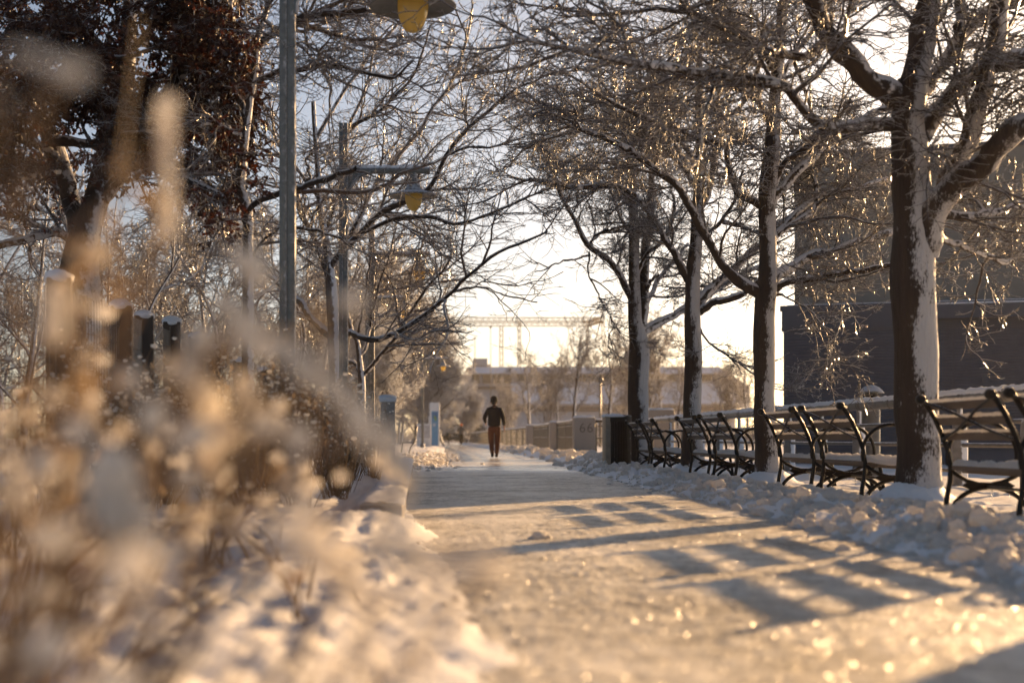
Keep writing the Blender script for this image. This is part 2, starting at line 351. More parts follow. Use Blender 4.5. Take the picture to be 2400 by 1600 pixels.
Z = .004+(.0062*gr+.0035*np.abs(fbm(X*95, Y*80, None, 1, 82))+.005*fbm(X*9, Y*7, None, 2, 84))*(.55+.6*np.clip(big+.4, 0, 1))*(1-.75*sstep(20, 27, Y))
Z = np.where((X < xl(Y)-.6) | (X > xr(Y)+.75), -.05, Z)
i2 = np.arange(X.size).reshape(X.shape); mb.quads(np.stack([X, Y, Z], -1), np.stack([i2[:-1,:-1], i2[:-1,1:], i2[1:,1:], i2[1:,:-1]], -1))
struct(mb.build('path', M['path']))
# ploughed lumps of snow along both edges of the path
C, S = [], []
def clods(n, y0, y1, off, sd, smin, smax, side):
    for _ in range(n):
        y = y0*(y1/y0)**random.random(); o = random.gauss(off, sd)
        x = float(xr(y))+o if side > 0 else float(xl(y))-o
        s = smin+(smax-smin)*random.random()**2.6
        C.append((x, y, gz(x, y)+s*.25)); S.append((s*random.uniform(.8,1.3), s*random.uniform(.8,1.3), s*random.uniform(.65,.95)))
clods(2100, 4.2, 30, .52, .34, .012, .052, 1); clods(170, 5, 17, .62, .3, .035, .06, 1); clods(2600, 4.2, 18, .42, .36, .006, .03, 1)
clods(600, 27, 75, .8, .45, .03, .13, 1); clods(700, 24, 50, .3, .4, .012, .06, -1); clods(160, 3, 12, .0, .18, .004, .014, -1)
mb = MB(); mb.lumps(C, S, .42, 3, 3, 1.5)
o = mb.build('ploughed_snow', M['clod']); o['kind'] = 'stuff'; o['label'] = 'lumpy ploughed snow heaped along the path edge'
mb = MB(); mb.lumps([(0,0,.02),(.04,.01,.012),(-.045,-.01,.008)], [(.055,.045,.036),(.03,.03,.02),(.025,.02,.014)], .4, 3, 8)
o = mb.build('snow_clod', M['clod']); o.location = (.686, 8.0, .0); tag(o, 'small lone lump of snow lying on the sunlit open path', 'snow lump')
# stone kerb on the left of the path with snow on it
kb = thing('stone_kerb', 'low snow topped stone kerb along the planting bed', 'kerb', (-.22, 0, 0))
mb = MB()
y = 8.6
while y < 27: mb.bbox((0, y+.595, .05), (.26, 1.18, .24), 0, .015); y += 1.2
hard(mb.build('kerb_stones', M['curb'], kb))
yy = np.arange(8.5, 27.1, .06); xx = np.linspace(-.15, .145, 12); X, Y = np.meshgrid(xx, yy)
prof = np.clip(1-np.abs(X/.15)**4, 0, 1); Z = .168+prof*(.03+.03*fbm(X*4, Y*3, None, 3, 5)+.012*fbm(X*25,Y*20,None,2,6))
i2 = np.arange(X.size).reshape(X.shape); mb = MB(); mb.quads(np.stack([X, Y, Z], -1), np.stack([i2[:-1,:-1], i2[:-1,1:], i2[1:,1:], i2[1:,:-1]], -1))
mb.build('snow_cover', M['cap'], kb)

# ================================================================== lamps
def make_lamp():
    t = thing('park_lamp', 'tmp', 'lamp', (0,0,0), 0, 'park lamps along the left of the path')
    mb = MB()
    mb.bbox((-.036,0,2.62), (.058,.12,5.24), 0, .008); mb.bbox((.036,0,2.62), (.058,.12,5.24), 0, .008); mb.box((0,0,2.6), (.02,.09,5.2))
    hard(mb.build('pole', M['lampgreen'], t))
    mb = MB(); mb.lathe([(.17,0),(.17,.03),(.13,.06),(.105,.3),(.09,.33)], n=20); hard(mb.build('base', M['lampgreen'], t))
    mb = MB(); mb.tube([(-.1,0,4.54),(.1,0,4.54),(.7,0,4.54),(1.28,0,4.54)], .05, 14); mb.lathe([(.058,-.03),(.058,.03)], (0,0,4.54), 12)
    hard(mb.build('arm', M['lampgreen'], t))
    mb = MB(); a = [(.07+.36*(1-math.cos(u)), -.06, 4.08+.42*math.sin(u)) for u in np.linspace(0, 1.5, 9)]
    mb.tube(a, .022, 8); mb.polys([(.03,-.02,4.5),(.03,-.02,4.1),(.2,-.02,4.42),(.4,-.02,4.5),(.03,.02,4.5),(.03,.02,4.1),(.2,.02,4.42),(.4,.02,4.5)], [(0,1,2,3),(7,6,5,4),(0,4,5,1),(1,5,6,2),(2,6,7,3),(3,7,4,0)])
    mb.build('bracket', M['lampgreen'], t, False)
    sx = 1.04
    mb = MB(); mb.lathe([(.0,4.5),(.05,4.5),(.052,4.44),(.062,4.40),(.075,4.36),(.10,4.31),(.135,4.26),(.15,4.22),(.15,4.2)], (sx,0,0), 24)
    hard(mb.build('hood', M['lampgreen'], t), 50)
    mb = MB(); mb.lathe([(.15,4.225),(.25,4.215),(.33,4.19),(.36,4.165),(.362,4.155),(.355,4.15),(.32,4.172),(.24,4.195),(.13,4.2)], (sx,0,0), 40)
    mb.build('shade', M['lampgreen'], t)
    mb = MB(); mb.lathe([(.128,4.2),(.128,4.15),(.124,4.1),(.112,4.05),(.092,4.0),(.066,3.962),(.035,3.944),(.0,3.94)], (sx,0,0), 28)
    mb.build('bulb', M['amber'], t)
    # snow lying on the arm
    mb = MB(); xs = np.linspace(.02, 1.24, 40); P = np.stack([xs, xs*0, 4.585+.012*vnoise(xs*11, xs*0, None, 4)], -1)
    mb.tubes(P[None], (.022+.016*vnoise(xs*9, xs*0, None, 9))[None], 8); mb.build('snow_strip', M['cap'], t)
    return t
lp = make_lamp()
LL = [(11.82,-1.08,'nearest park lamp, tall grey pole whose amber globe hangs at the top edge'),
      (21.1,-1.10,'park lamp with amber globe glowing under its arm beside the dark leaning trunk'),
      (30.8,-1.0,'park lamp seen through twigs, third pole along the path edge'),
      (40.3,-1.42,'park lamp with small bright amber globe above the long snowy limb'),
      (71.0,.24,'farthest park lamp, hanging small and pale over the golden twigs')]
for i, (yy, x0, lb) in enumerate(LL):
    if i == 0: lp.location = (x0, yy, 0); lp['label'] = lb
    else: copy_tree(lp, (x0, yy, 0), 0, 1, lb)

# ================================================================== benches
def make_bench(L):
    """built along local +Y from 0 to L, back to local -X, seat to +X"""
    t = thing('park_bench', 'tmp', 'bench', (0,0,0), 0, 'iron framed slatted benches with their backs to the path')
    back = [(.0,-.04),(.012,.12),(.035,.25),(.04,.34),(.022,.46),(-.02,.58),(-.075,.70),(-.135,.80),(-.165,.835)]
    for yy in (0.0, L):
        mb = MB()
        mb.tube([(x, yy, z) for x, z in back], [.021,.02,.019,.019,.019,.019,.019,.02,.022], 8)
        mb.lathe([(.0,-.026),(.03,-.026),(.036,-.01),(.036,.01),(.03,.026),(.0,.026)], (0,0,0), 14)
        k = len(mb.v)-1; q = mb.v[k]; mb.v[k] = np.stack([q[:,0]-.175, q[:,2]+yy, q[:,1]+.835], -1)
        # arch between the feet, seat cradle, plate between them
        mb.tube([(.03+.29*(1-math.cos(u)), yy, -.03+.235*math.sin(u)) for u in np.linspace(.0, math.pi, 17)], .018, 8)
        mb.tube([(.04,yy,.33),(.09,yy,.29),(.16,yy,.25),(.24,yy,.228),(.33,yy,.225),(.42,yy,.245),(.5,yy,.28),(.56,yy,.325)], .016, 8)
        mb.prism([(.17,.19),(.46,.19),(.50,.215),(.44,.25),(.33,.228),(.24,.232),(.18,.255),(.12,.215)], 'y', yy-.012, yy+.012)
        mb.tube([(.62,yy,-.03),(.60,yy,.1),(.575,yy,.25),(.56,yy,.33)], .018, 8)
        hard(mb.build('side_frame', M['iron'], t), 50)
        mb = MB()   # hoop armrest: a big circle rising from the back and rolling down to the seat front
        mb.tube([(.265-.25*math.cos(u), yy, .425+.25*math.sin(u)) for u in np.linspace(-.25, math.pi+.55, 26)], .016, 8)
        hard(mb.build('hoop_armrest', M['iron'], t), 50)
    for a, b in ((0, 1), (1, 0)):
        mb = MB(); P = []
        for s in np.linspace(0, 1, 13):
            y2 = (s if a == 0 else 1-s)*L; z = .815-.265*s + .012*math.sin(s*math.pi*2); x = float(np.interp(z, [.34,.46,.58,.70,.80,.835], [.04,.022,-.02,-.075,-.135,-.165]))-.012
            P.append((x, y2, z))
        mb.tube(P, .0105, 6); hard(mb.build('cross_brace', M['iron'], t), 50)
    mb = MB(); mb.tube([(.3,0,.205),(.3,L,.205)], .012, 8); mb.build('stretcher', M['iron'], t)
    sl = []
    for zc, xc, tilt in ((.788,-.10,-.52),(.680,-.042,-.47),(.574,.004,-.38)):
        mb = MB(); mb.box((xc, L/2, zc), (.026, L-.03, .06)); vv = mb.v[0]
        ca, sa = math.cos(tilt), math.sin(tilt); dx, dz = vv[:,0]-xc, vv[:,2]-zc
        mb.v[0] = np.stack([xc+dx*ca+dz*sa, vv[:,1], zc-dx*sa+dz*ca], -1)
        s = mb.build('back_slat', M['slat'], t, False); sl.append((xc-.02, zc+.052))
        yy = np.linspace(.02, L-.02, 90); r = .008+.006*vnoise(yy*14, yy*0+zc*50, None, 3)+.006*np.clip(fbm(yy*4, yy*0+zc*30, None, 2, 8), 0, 1)
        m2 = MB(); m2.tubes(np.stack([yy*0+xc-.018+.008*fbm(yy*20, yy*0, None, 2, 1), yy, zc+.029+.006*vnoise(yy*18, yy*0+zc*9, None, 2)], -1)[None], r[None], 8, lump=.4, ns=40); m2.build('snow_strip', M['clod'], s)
    for k in range(5):
        mb = MB(); mb.box((.085+.105*k, L/2, .345-.03*math.sin(k/4*math.pi)), (.09, L-.02, .032)); mb.build('seat_slat', M['slat'], t, False)
    gx2, gy2 = np.meshgrid(np.linspace(.04, .57, 30), np.linspace(-.01, L+.01, 70))
    ed = np.clip(np.minimum(np.minimum(gx2-.04, .57-gx2)/.04, np.minimum(gy2+.01, L+.01-gy2)/.05), 0, 1)**.5
    Zs = .352-.03*np.sin((gx2-.085)/.42*math.pi).clip(0) + ed*(.045+.028*fbm(gx2*9, gy2*7, None, 3, 12)+.012*fbm(gx2*30, gy2*26, None, 2, 13))
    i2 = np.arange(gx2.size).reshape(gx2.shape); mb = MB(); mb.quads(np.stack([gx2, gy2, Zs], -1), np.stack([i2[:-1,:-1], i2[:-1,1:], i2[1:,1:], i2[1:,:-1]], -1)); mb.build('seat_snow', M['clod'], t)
    for k in range(3):
        xx, l, yy = random.uniform(.15,.5), random.uniform(.03,.1), random.choice((.0, L*.4, L))
        mb = MB(); mb.tube([(xx, yy, .2),(xx, yy, .2-l*.6),(xx, yy, .2-l)], [.006,.004,.001], 6); mb.build('icicle', M['ice'], t)
    return t
BW = [(7.45,'bench cut by the right picture edge, next to the biggest bench'),
      (8.98,'biggest bench, standing right of the nearest thick trunk'),
      (12.17,'bench just left of the nearest trunk, its hoop armrest touching the trunk'),
      (13.74,'bench with its left end against the second trunk from the right'),
      (17.02,'bench just left of the second trunk from the right'),
      (18.6,'bench whose left end stands before the third trunk from the right'),
      (21.95,'bench just left of the third trunk from the right'),
      (23.45,'farthest bench, beside the slatted litter bin')]
b0 = make_bench(1.24)
for i, (yy, lb) in enumerate(BW):
    z = .015
    if i == 0: b0.location = (3.79, yy, z); b0['label'] = lb
    else: copy_tree(b0, (3.79, yy, z), 0, 1, lb)

# ================================================================== litter bin, railings, piers
t = thing('litter_bin', 'dark slatted cylindrical litter bin with tan side panel', 'litter bin', (3.52, 25.0, .0))
mb = MB(); mb.lathe([(.2,.02),(.2,.95)], n=24); mb.build('liner', M['black'], t)
mb = MB()
for k in range(34):
    a = k*2*math.pi/34; mb.box((.225*math.cos(a), .225*math.sin(a), .47), (.012,.028,.9), a)
mb.lathe([(.232,.02),(.232,.07),(.212,.07),(.212,.02)], n=28, close=False); mb.lathe([(.24,.86),(.24,.96),(.2,.98),(.2,.9)], n=28, close=False)
mb.build('slats', M['iron'], t, False)
mb = MB(); mb.bbox((-.20,-.05,.48), (.11,.26,.96), .1, .01); hard(mb.build('side_panel', M['tan'], t))
mb = MB(); mb.lumps([(-.05,-.02,.965)], [(.27,.25,.035)], .3, 3, 4); mb.build('snow_cap', M['cap'], t)

RA, RB = (5.85, 9.5), (5.8, 34.5)      # the thick pipe rail behind the benches
t = thing('pipe_railing', 'thick snow capped pipe railing running behind the benches', 'railing', (0,0,0))
for y0 in np.arange(9.5, 34, 2.3):
    x0 = np.interp(y0, [RA[1], RB[1]], [RA[0], RB[0]]); 
    mb = MB(); mb.tube([(x0, y0, 1.0), (x0, y0+2.28, 1.0)], .062, 12)
    for q in (.03, 1.1, 2.25): mb.tube([(x0, y0+q, 1.0), (x0, y0+q+.05, 1.0)], .07, 12)
    o = hard(mb.build('top_rail', M['steel'], t), 50)
    ys = np.linspace(y0, y0+2.28, 60); m2 = MB(); m2.tubes(np.stack([ys*0+x0-.005, ys, 1.045+.012*vnoise(ys*6, ys*0, None, 2)], -1)[None], (.04+.014*vnoise(ys*8, ys*0, None, 3))[None], 8, lump=.25, ns=25); m2.build('snow_strip', M['cap'], o)
for y0 in np.arange(10.2, 34, 1.75):
    x0 = np.interp(y0, [RA[1], RB[1]], [RA[0], RB[0]]); mb = MB()
    mb.lathe([(.085,0),(.085,.55),(.075,.72),(.062,.76),(.03,.77),(.03,.93)], (x0+.05, y0, 0), 14)
    mb.tube([(x0+.05, y0, .9), (x0+.03, y0, .95), (x0, y0, .97)], .028, 8); hard(mb.build('post', M['postw'], t), 50)
for z in (.50, .74, .22):
    mb = MB(); mb.tube([(RA[0]+.06, 9.6, z), (RB[0]+.06, 34, z)], .024, 8); mb.build('middle_rail', M['steel'], t)
t = thing('bollard_light', 'stout bollard light with domed snowy cap behind the railing', 'bollard', (6.25, 19.6, 0))
mb = MB(); mb.lathe([(.12,0),(.12,.95),(.095,1.0),(.095,1.02)], n=18); hard(mb.build('post', M['steel'], t), 50)
mb = MB(); mb.lathe([(.085,1.02),(.085,1.2)], n=18)
for z in (1.045, 1.10, 1.155): mb.lathe([(.13,z),(.14,z+.006),(.13,z+.014),(.08,z+.02)], n=20, close=False)
hard(mb.build('louvred_head', M['iron'], t), 50)
mb = MB(); mb.lathe([(.17,1.19),(.175,1.2),(.15,1.225),(.11,1.27),(.05,1.3),(.0,1.305)], n=22); mb.build('dome_cap', M['lampgreen'], t)

def pier(name, px, Y, w, h, lb, num=False):
    x = (px-CX)*Y/F; t = thing(name, lb, 'stone pier', (x, Y, 0), 0, 'granite piers along the railing')
    mb = MB(); mb.bbox((0, w*.35, h/2), (w, w*.7, h), 0, .05); hard(mb.build('block', M['granite'], t))
    X2, Y2 = np.meshgrid(np.linspace(-w/2+.01, w/2-.01, 24), np.linspace(.01, w*.7-.01, 18))
    ed = np.clip(np.minimum(np.minimum(X2+w/2, w/2-X2)/.06, np.minimum(Y2, w*.7-Y2)/.06), 0, 1)**.5
    Z = h-.03+ed*(.075+.02*fbm(X2*6, Y2*6, None, 3, 5)); i2 = np.arange(X2.size).reshape(X2.shape)
    mb = MB(); mb.quads(np.stack([X2, Y2, Z], -1), np.stack([i2[:-1,:-1], i2[:-1,1:], i2[1:,1:], i2[1:,:-1]], -1)); mb.build('snow_cap', M['cap'], t)
    if num:
        cu = bpy.data.curves.new('num', 'FONT'); cu.body = '66'; cu.size = .38; cu.align_x = 'CENTER'; cu.align_y = 'CENTER'; cu.extrude = .004; cu.resolution_u = 6; cu.space_character = 1.1; cu.offset = -.006
        tmp = bpy.data.objects.new('num', cu); COL.objects.link(tmp); bpy.context.view_layer.update()
        me = bpy.data.meshes.new_from_object(tmp.evaluated_get(bpy.context.evaluated_depsgraph_get())); bpy.data.objects.remove(tmp)
        me.materials.clear(); me.materials.append(simple('cut_number', (.13,.115,.10), .9)); o = bpy.data.objects.new('number', me); COL.objects.link(o); o.parent = t; o.rotation_euler = (R(90),0,0); o.location = (.04, -.003, h-.30)
    return t
pier('stone_pier', 1370.5, 39, .60, 1.15, 'granite pier carved with the number 66', True)
pier('stone_pier', 1309, 51, .62, 1.16, 'plain granite pier just left of the numbered pier')
pier('stone_pier', 1250, 63, .62, 1.16, 'farthest granite pier, leftmost of the row')
pier('stone_pier', 1551, 41, .76, 1.40, 'big granite block between the two farthest trunks')

def fence_run(name, lb, xa, ya, xb, yb, h, nb, post_every, cols=2):
    t = thing(name, lb, 'railing', (0,0,0))
    L = math.hypot(xb-xa, yb-ya); n = max(1, round(L/post_every)); a = np.array([xa, ya]); d = np.array([xb-xa, yb-ya])
    mb = MB(); mb.tube([(xa, ya, h), (xb, yb, h)], .04, 8); o = mb.build('top_rail', M['steel'], t)
    s = np.linspace(0, 1, int(L*3)+4); m2 = MB(); m2.tubes(np.stack([xa+d[0]*s, ya+d[1]*s, s*0+h+.035+.015*vnoise(s*L*1.5, s*0, None, 3)], -1)[None], (s*0+.042)[None], 6); m2.build('snow_strip', M['cap'], o)
    for k in range(n+1):
        p = a+d*k/n; mb = MB(); mb.bbox((p[0], p[1], h/2), (.08,.08,h), 0, .01); hard(mb.build('post', M['steel'], t))
    for z in (.16, h*.55, h-.14): mb = MB(); mb.tube([(xa, ya, z), (xb, yb, z)], .018, 6); mb.build('middle_rail', M['steel'], t)
    m = max(2, round(L/nb)); mb = MB()
    P = np.array([[[xa+d[0]*k/m, ya+d[1]*k/m, .1], [xa+d[0]*k/m, ya+d[1]*k/m, h-.05]] for k in range(1, m)])
    mb.tubes(P, np.full(P.shape[:2], .013), 5); mb.build('baluster_grille', M['steel'], t)
fence_run('metal_railing', 'long far railing running left behind the walking man', 5.1, 65, 4.85, 160, 1.05, .5, 4)
fence_run('metal_railing', 'short baluster railing between the two leftmost granite piers', 5.05, 51.6, 5.12, 62.6, 1.1, .24, 3.5)
fence_run('metal_railing', 'baluster railing between the numbered pier and its left neighbour', 4.7, 39.6, 5.02, 51, 1.1, .24, 3.6)
fence_run('metal_railing', 'short gold lit railing between the numbered pier and the litter bin', 4.9, 39.2, 6.35, 38.6, 1.05, .4, 1.2)
# ================================================================== trees
def catmull(pts, K):
    p = np.array(pts, float); p = np.vstack([2*p[0]-p[1], p, 2*p[-1]-p[-2]])
    seg = np.linalg.norm(np.diff(p[1:-1], axis=0), axis=1); cs = np.concatenate([[0], np.cumsum(seg)]); u = np.linspace(0, cs[-1], K)
    out = []
    for a in u:
        i = min(np.searchsorted(cs, a, 'right')-1, len(seg)-1); t = (a-cs[i])/(seg[i]+1e-9)
        p0, p1, p2, p3 = p[i], p[i+1], p[i+2], p[i+3]
        out.append(.5*((2*p1)+(-p0+p2)*t+(2*p0-5*p1+4*p2-p3)*t*t+(-p0+3*p1-3*p2+p3)*t**3))
    return np.array(out)
def nrm(v): return v/(np.linalg.norm(v, axis=-1, keepdims=True)+1e-9)
def grow(P, Rr, dens, t0, t1, ang, asd, L, Lsd, K, wig, trop, rfr, rmin, taper, fall=.4, flat=1.0, cap=None):
    if len(P) == 0: return np.zeros((0,K,3)), np.zeros((0,K))
    N, K0 = P.shape[:2]; ln = np.linalg.norm(np.diff(P, axis=1), axis=2).sum(1)
    cnt = rng.poisson(dens*ln*(t1-t0)); idx = np.repeat(np.arange(N), cnt); m = len(idx)
    if m == 0: return np.zeros((0,K,3)), np.zeros((0,K))
    t = rng.uniform(t0, t1, m); f = t*(K0-1); i = np.minimum(f.astype(int), K0-2); w = (f-i)[:,None]
    p = P[idx,i]*(1-w)+P[idx,i+1]*w; T = nrm(P[idx,i+1]-P[idx,i]); r = Rr[idx,i]*(1-w[:,0])+Rr[idx,i+1]*w[:,0]
    v = rng.normal(size=(m,3)); v[:,2] *= flat; perp = nrm(v-(v*T).sum(1, keepdims=True)*T)
    a = np.radians(np.clip(rng.normal(ang, asd, m), 12, 100))[:,None]
    d = nrm(np.cos(a)*T+np.sin(a)*perp)
    LL = L*(1-fall*t)*np.clip(rng.normal(1, Lsd, m), .35, 1.9)
    out = np.empty((m,K,3)); out[:,0] = p; tr = np.array(trop, float)
    for k in range(1, K):
        nz = rng.normal(size=(m,3)); nz[:,2] *= (.4+.6*flat)
        d = nrm(d+wig*nz+tr/K); out[:,k] = out[:,k-1]+d*(LL/(K-1))[:,None]
    r0 = np.clip(np.minimum(r*.85, rfr*LL), rmin, None); s = np.linspace(0, 1, K)
    return out, np.maximum(r0[:,None]*(1-taper*s)[None], rmin*.7)
def infr(P, mx=350, my=300):
    q = P[:, P.shape[1]//2]; px = CX+F*q[:,0]/q[:,1]; py = CY-F*(q[:,2]-CH)/q[:,1]
    return (px > -mx) & (px < 2400+mx) & (py > -my) & (py < 1700)
def cull(PR, on=True):
    P, Rr = PR
    if not on or len(P) == 0: return PR
    k = infr(P); q = P[:, P.shape[1]//2]; px = CX+F*q[:,0]/q[:,1]; py = CY-F*(q[:,2]-CH)/q[:,1]
    # the crowns leave the view along the path open: thin shoots there are sparse
    gap = np.exp(-((px-1235)/185)**4-((py-690)/165)**4); k &= rng.random(len(k)) > .62*gap
    return P[k], Rr[k]
def crown_mesh(levels, name, m, parent, sides=(7,5,4,3), snow=(.011,.007,.004,.002)):
    mb = MB()
    for i, (P, Rr) in enumerate(levels):
        if len(P): mb.tubes(P, Rr, sides[min(i, len(sides)-1)], snow[min(i, len(snow)-1)], lump=.15 if i == 0 else 0)
    return mb.build(name, m, parent)
def px_tree(name, lb, group, trunk, limbs, Y0, barkm, twigm, D, limbm=None, leafy=None, upper=None):
    """trunk / limbs: outlines read off the photograph in its pixels, turned into real 3-D limbs: each limb drifts dy metres in depth"""
    x0 = W(trunk[-1][0], 0, Y0)[0] if False else W(trunk[0][0], 0, Y0)[0]
    t = thing(name, lb, 'tree', (0,0,0), 0, group)
    mb = MB(); K = 34
    def poly(pts, Y, dy, K, wig):
        n = len(pts); s0 = np.linspace(0, 1, n)
        w3 = [W(p[0], p[1], Y) for p in pts]
        c = catmull(w3, K); s = np.linspace(0, 1, K)
        off = dy*s**1.2
        # move in depth along the view ray so the outline keeps its place, with real 3-D sweep
        kf = (c[:,1]+off)/c[:,1]; c = np.stack([c[:,0]*kf, c[:,1]*kf, CH+(c[:,2]-CH)*kf], -1)
        if wig: c[1:] += wig*np.stack([fbm(s[1:]*9, s[1:]*0+pts[0][1], None, 2, 1), fbm(s[1:]*9, s[1:]*0+pts[0][0], None, 2, 2), fbm(s[1:]*9, s[1:]*0+pts[0][1]+7, None, 2, 3)], -1)
        return c
    tp = poly([q[:2] for q in trunk], Y0, 0, K, .012)
    tw = np.interp(np.linspace(0, 1, K), np.linspace(0, 1, len(trunk)), [q[2] for q in trunk])*Y0/F/2
    tw[:3] *= [1.3, 1.14, 1.04]
    mb.tubes(tp[None], tw[None], 18, 0, lump=.16, ns=5)
    LP = []; LR = []; KL = 26; lm = MB()
    for pts, w0, w1, dy, *stout in limbs:
        c = poly(pts, Y0+.02, dy, KL, .03); r = np.linspace(w0, w1, KL)*Y0/F/2*(1+.08*np.sin(np.linspace(0, 19, KL)))
        LP.append(c); LR.append(r)
        (mb if stout else lm).tubes(c[None], r[None], 11, .012 if stout else .026, lump=.22, ns=8)
    LP = np.array(LP); LR = np.array(LR)
    if upper:      # limbs the picture only hints at: higher up the trunk
        P1, R1 = grow(tp[None], tw[None], upper[0], upper[1], 1.0, 52, 12, upper[2], .3, KL, .11, (0,0,.5), .02, .012, .75)
        for a, b in zip(P1, R1): lm.tubes(a[None], b[None], 8, .022, lump=.2, ns=8)
        if len(P1): LP = np.concatenate([LP, P1]); LR = np.concatenate([LR, R1])
    mb.build('trunk', barkm, t); lm.build('limbs', limbm or M['limb'], t)
    b1 = cull(grow(LP, LR, D[0][0], .12, 1, 48, 14, D[0][1], .35, 11, .17, (0,0,D[0][2]), .015, .0062, .7, .35, .75))
    # every limb ends in a shoot of its own
    e = cull(grow(LP, LR, 1.6, .9, 1, 20, 8, D[0][1]*1.1, .3, 11, .15, (0,0,.2), .015, .0062, .7, 0, .8))
    b1 = (np.concatenate([b1[0], e[0]]), np.concatenate([b1[1], e[1]]))
    b2 = cull(grow(*b1, D[1][0], .08, 1, 46, 14, D[1][1], .35, 8, .2, (0,0,D[1][2]), .013, D[4], .6, .35, .6))
    b2b = cull(grow(LP, LR, D[1][0]*.35, .25, 1, 55, 15, D[1][1], .35, 8, .2, (0,0,.1), .013, D[4], .6, .2, .7))
    b2 = (np.concatenate([b2[0], b2b[0]]), np.concatenate([b2[1], b2b[1]]))
    b3 = cull(grow(*b2, D[2][0], .1, 1, 48, 15, D[2][1], .4, 5, .24, (0,0,D[2][2]), .012, D[4]*.8, .5, .3, .5))
    b4 = grow(*b3, D[3][0], .15, 1, 52, 18, D[3][1], .4, 3, .25, (0,0,.1), .02, D[4]*.7, .3, .2, .7)
    crown_mesh([b1, b2, b3, b4], 'crown', twigm, t)
    if leafy:
        leaf_mesh(b3[0] if leafy[1] is None else b3[0][leafy[1](b3[0])], leafy[0], 'leaves', M['oak'], t, .055, .11)
    return t
def leaf_mesh(P, n, name, m, parent, smin, smax, droop=.6):
    k = len(P); n = min(n, k*10); idx = rng.integers(0, k, n); j = rng.integers(1, P.shape[1], n); p = P[idx, j]+rng.normal(0, .012, (n,3))
    s = rng.uniform(smin, smax, n)[:,None]
    d = rng.normal(size=(n,3)); d[:,2] -= droop; d = nrm(d); u = nrm(np.cross(d, rng.normal(size=(n,3)))); w = np.cross(d, u)
    c = rng.uniform(.05, .3, n)[:,None]
    # a lobed, curled leaf: 10 outline points about a midrib
    lob = [(.0,.02,0),(.16,.12,.1),(.28,.36,.25),(.4,.16,.1),(.52,.44,.35),(.66,.2,.15),(.78,.34,.3),(1.0,.0,0)]
    V = []
    for a, b, h in lob: V.append(p+d*s*a-w*s*c*a*a+u*s*b*.5+w*s*c*h)
    for a, b, h in lob[1:-1][::-1]: V.append(p+d*s*a-w*s*c*a*a-u*s*b*.5+w*s*c*h)
    V = np.stack(V, 1); nv = V.shape[1]
    f = [(0,1,13),(7,6,8)]; q = []
    for a in range(1, 6): q.append((a, a+1, 13-a, 14-a))
    mb = MB(); base = (np.arange(n)*nv)[:,None,None]
    mb.quads(V, (np.array(q)[None]+base)); mb.tris(np.zeros((0,3)), []) if False else None
    mb.t = [(np.array(f)[None]+base).reshape(-1,3)]
    return mb.build(name, m, parent)

DR = [(4.9,1.05,.06),(11.5,.46,.04),(19,.21,.04),(17,.06,0),.0042]
GR = 'snow plastered trees in the row behind the benches'
def SX(l, ox, oy, k): return [(ox+k*a, oy+k*b) for a, b in l]
VS = 1.0204
# nearest tree of the row
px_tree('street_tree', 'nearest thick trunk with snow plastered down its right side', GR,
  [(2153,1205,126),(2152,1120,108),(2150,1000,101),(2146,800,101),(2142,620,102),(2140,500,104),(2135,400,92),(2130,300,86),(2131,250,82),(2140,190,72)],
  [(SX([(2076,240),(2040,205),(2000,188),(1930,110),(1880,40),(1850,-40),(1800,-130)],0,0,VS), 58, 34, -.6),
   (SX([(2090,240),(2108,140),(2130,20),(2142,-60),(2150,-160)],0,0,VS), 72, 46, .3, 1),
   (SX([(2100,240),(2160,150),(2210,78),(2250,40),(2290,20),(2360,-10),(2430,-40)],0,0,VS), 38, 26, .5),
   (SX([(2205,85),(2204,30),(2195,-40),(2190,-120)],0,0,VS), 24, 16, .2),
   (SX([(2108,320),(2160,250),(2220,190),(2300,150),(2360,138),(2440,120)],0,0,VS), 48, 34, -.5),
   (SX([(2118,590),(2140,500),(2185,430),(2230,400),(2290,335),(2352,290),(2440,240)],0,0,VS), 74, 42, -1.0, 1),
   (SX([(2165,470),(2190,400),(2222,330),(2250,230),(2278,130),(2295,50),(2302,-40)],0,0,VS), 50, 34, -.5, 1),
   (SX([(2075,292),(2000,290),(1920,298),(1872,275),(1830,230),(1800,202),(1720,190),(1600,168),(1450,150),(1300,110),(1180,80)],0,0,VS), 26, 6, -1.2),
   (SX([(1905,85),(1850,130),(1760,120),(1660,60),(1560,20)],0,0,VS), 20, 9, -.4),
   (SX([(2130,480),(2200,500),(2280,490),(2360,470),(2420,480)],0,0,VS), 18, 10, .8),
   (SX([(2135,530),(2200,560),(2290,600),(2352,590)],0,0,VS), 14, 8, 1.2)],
  11.65, M['bark'], M['twig'], DR, upper=None)
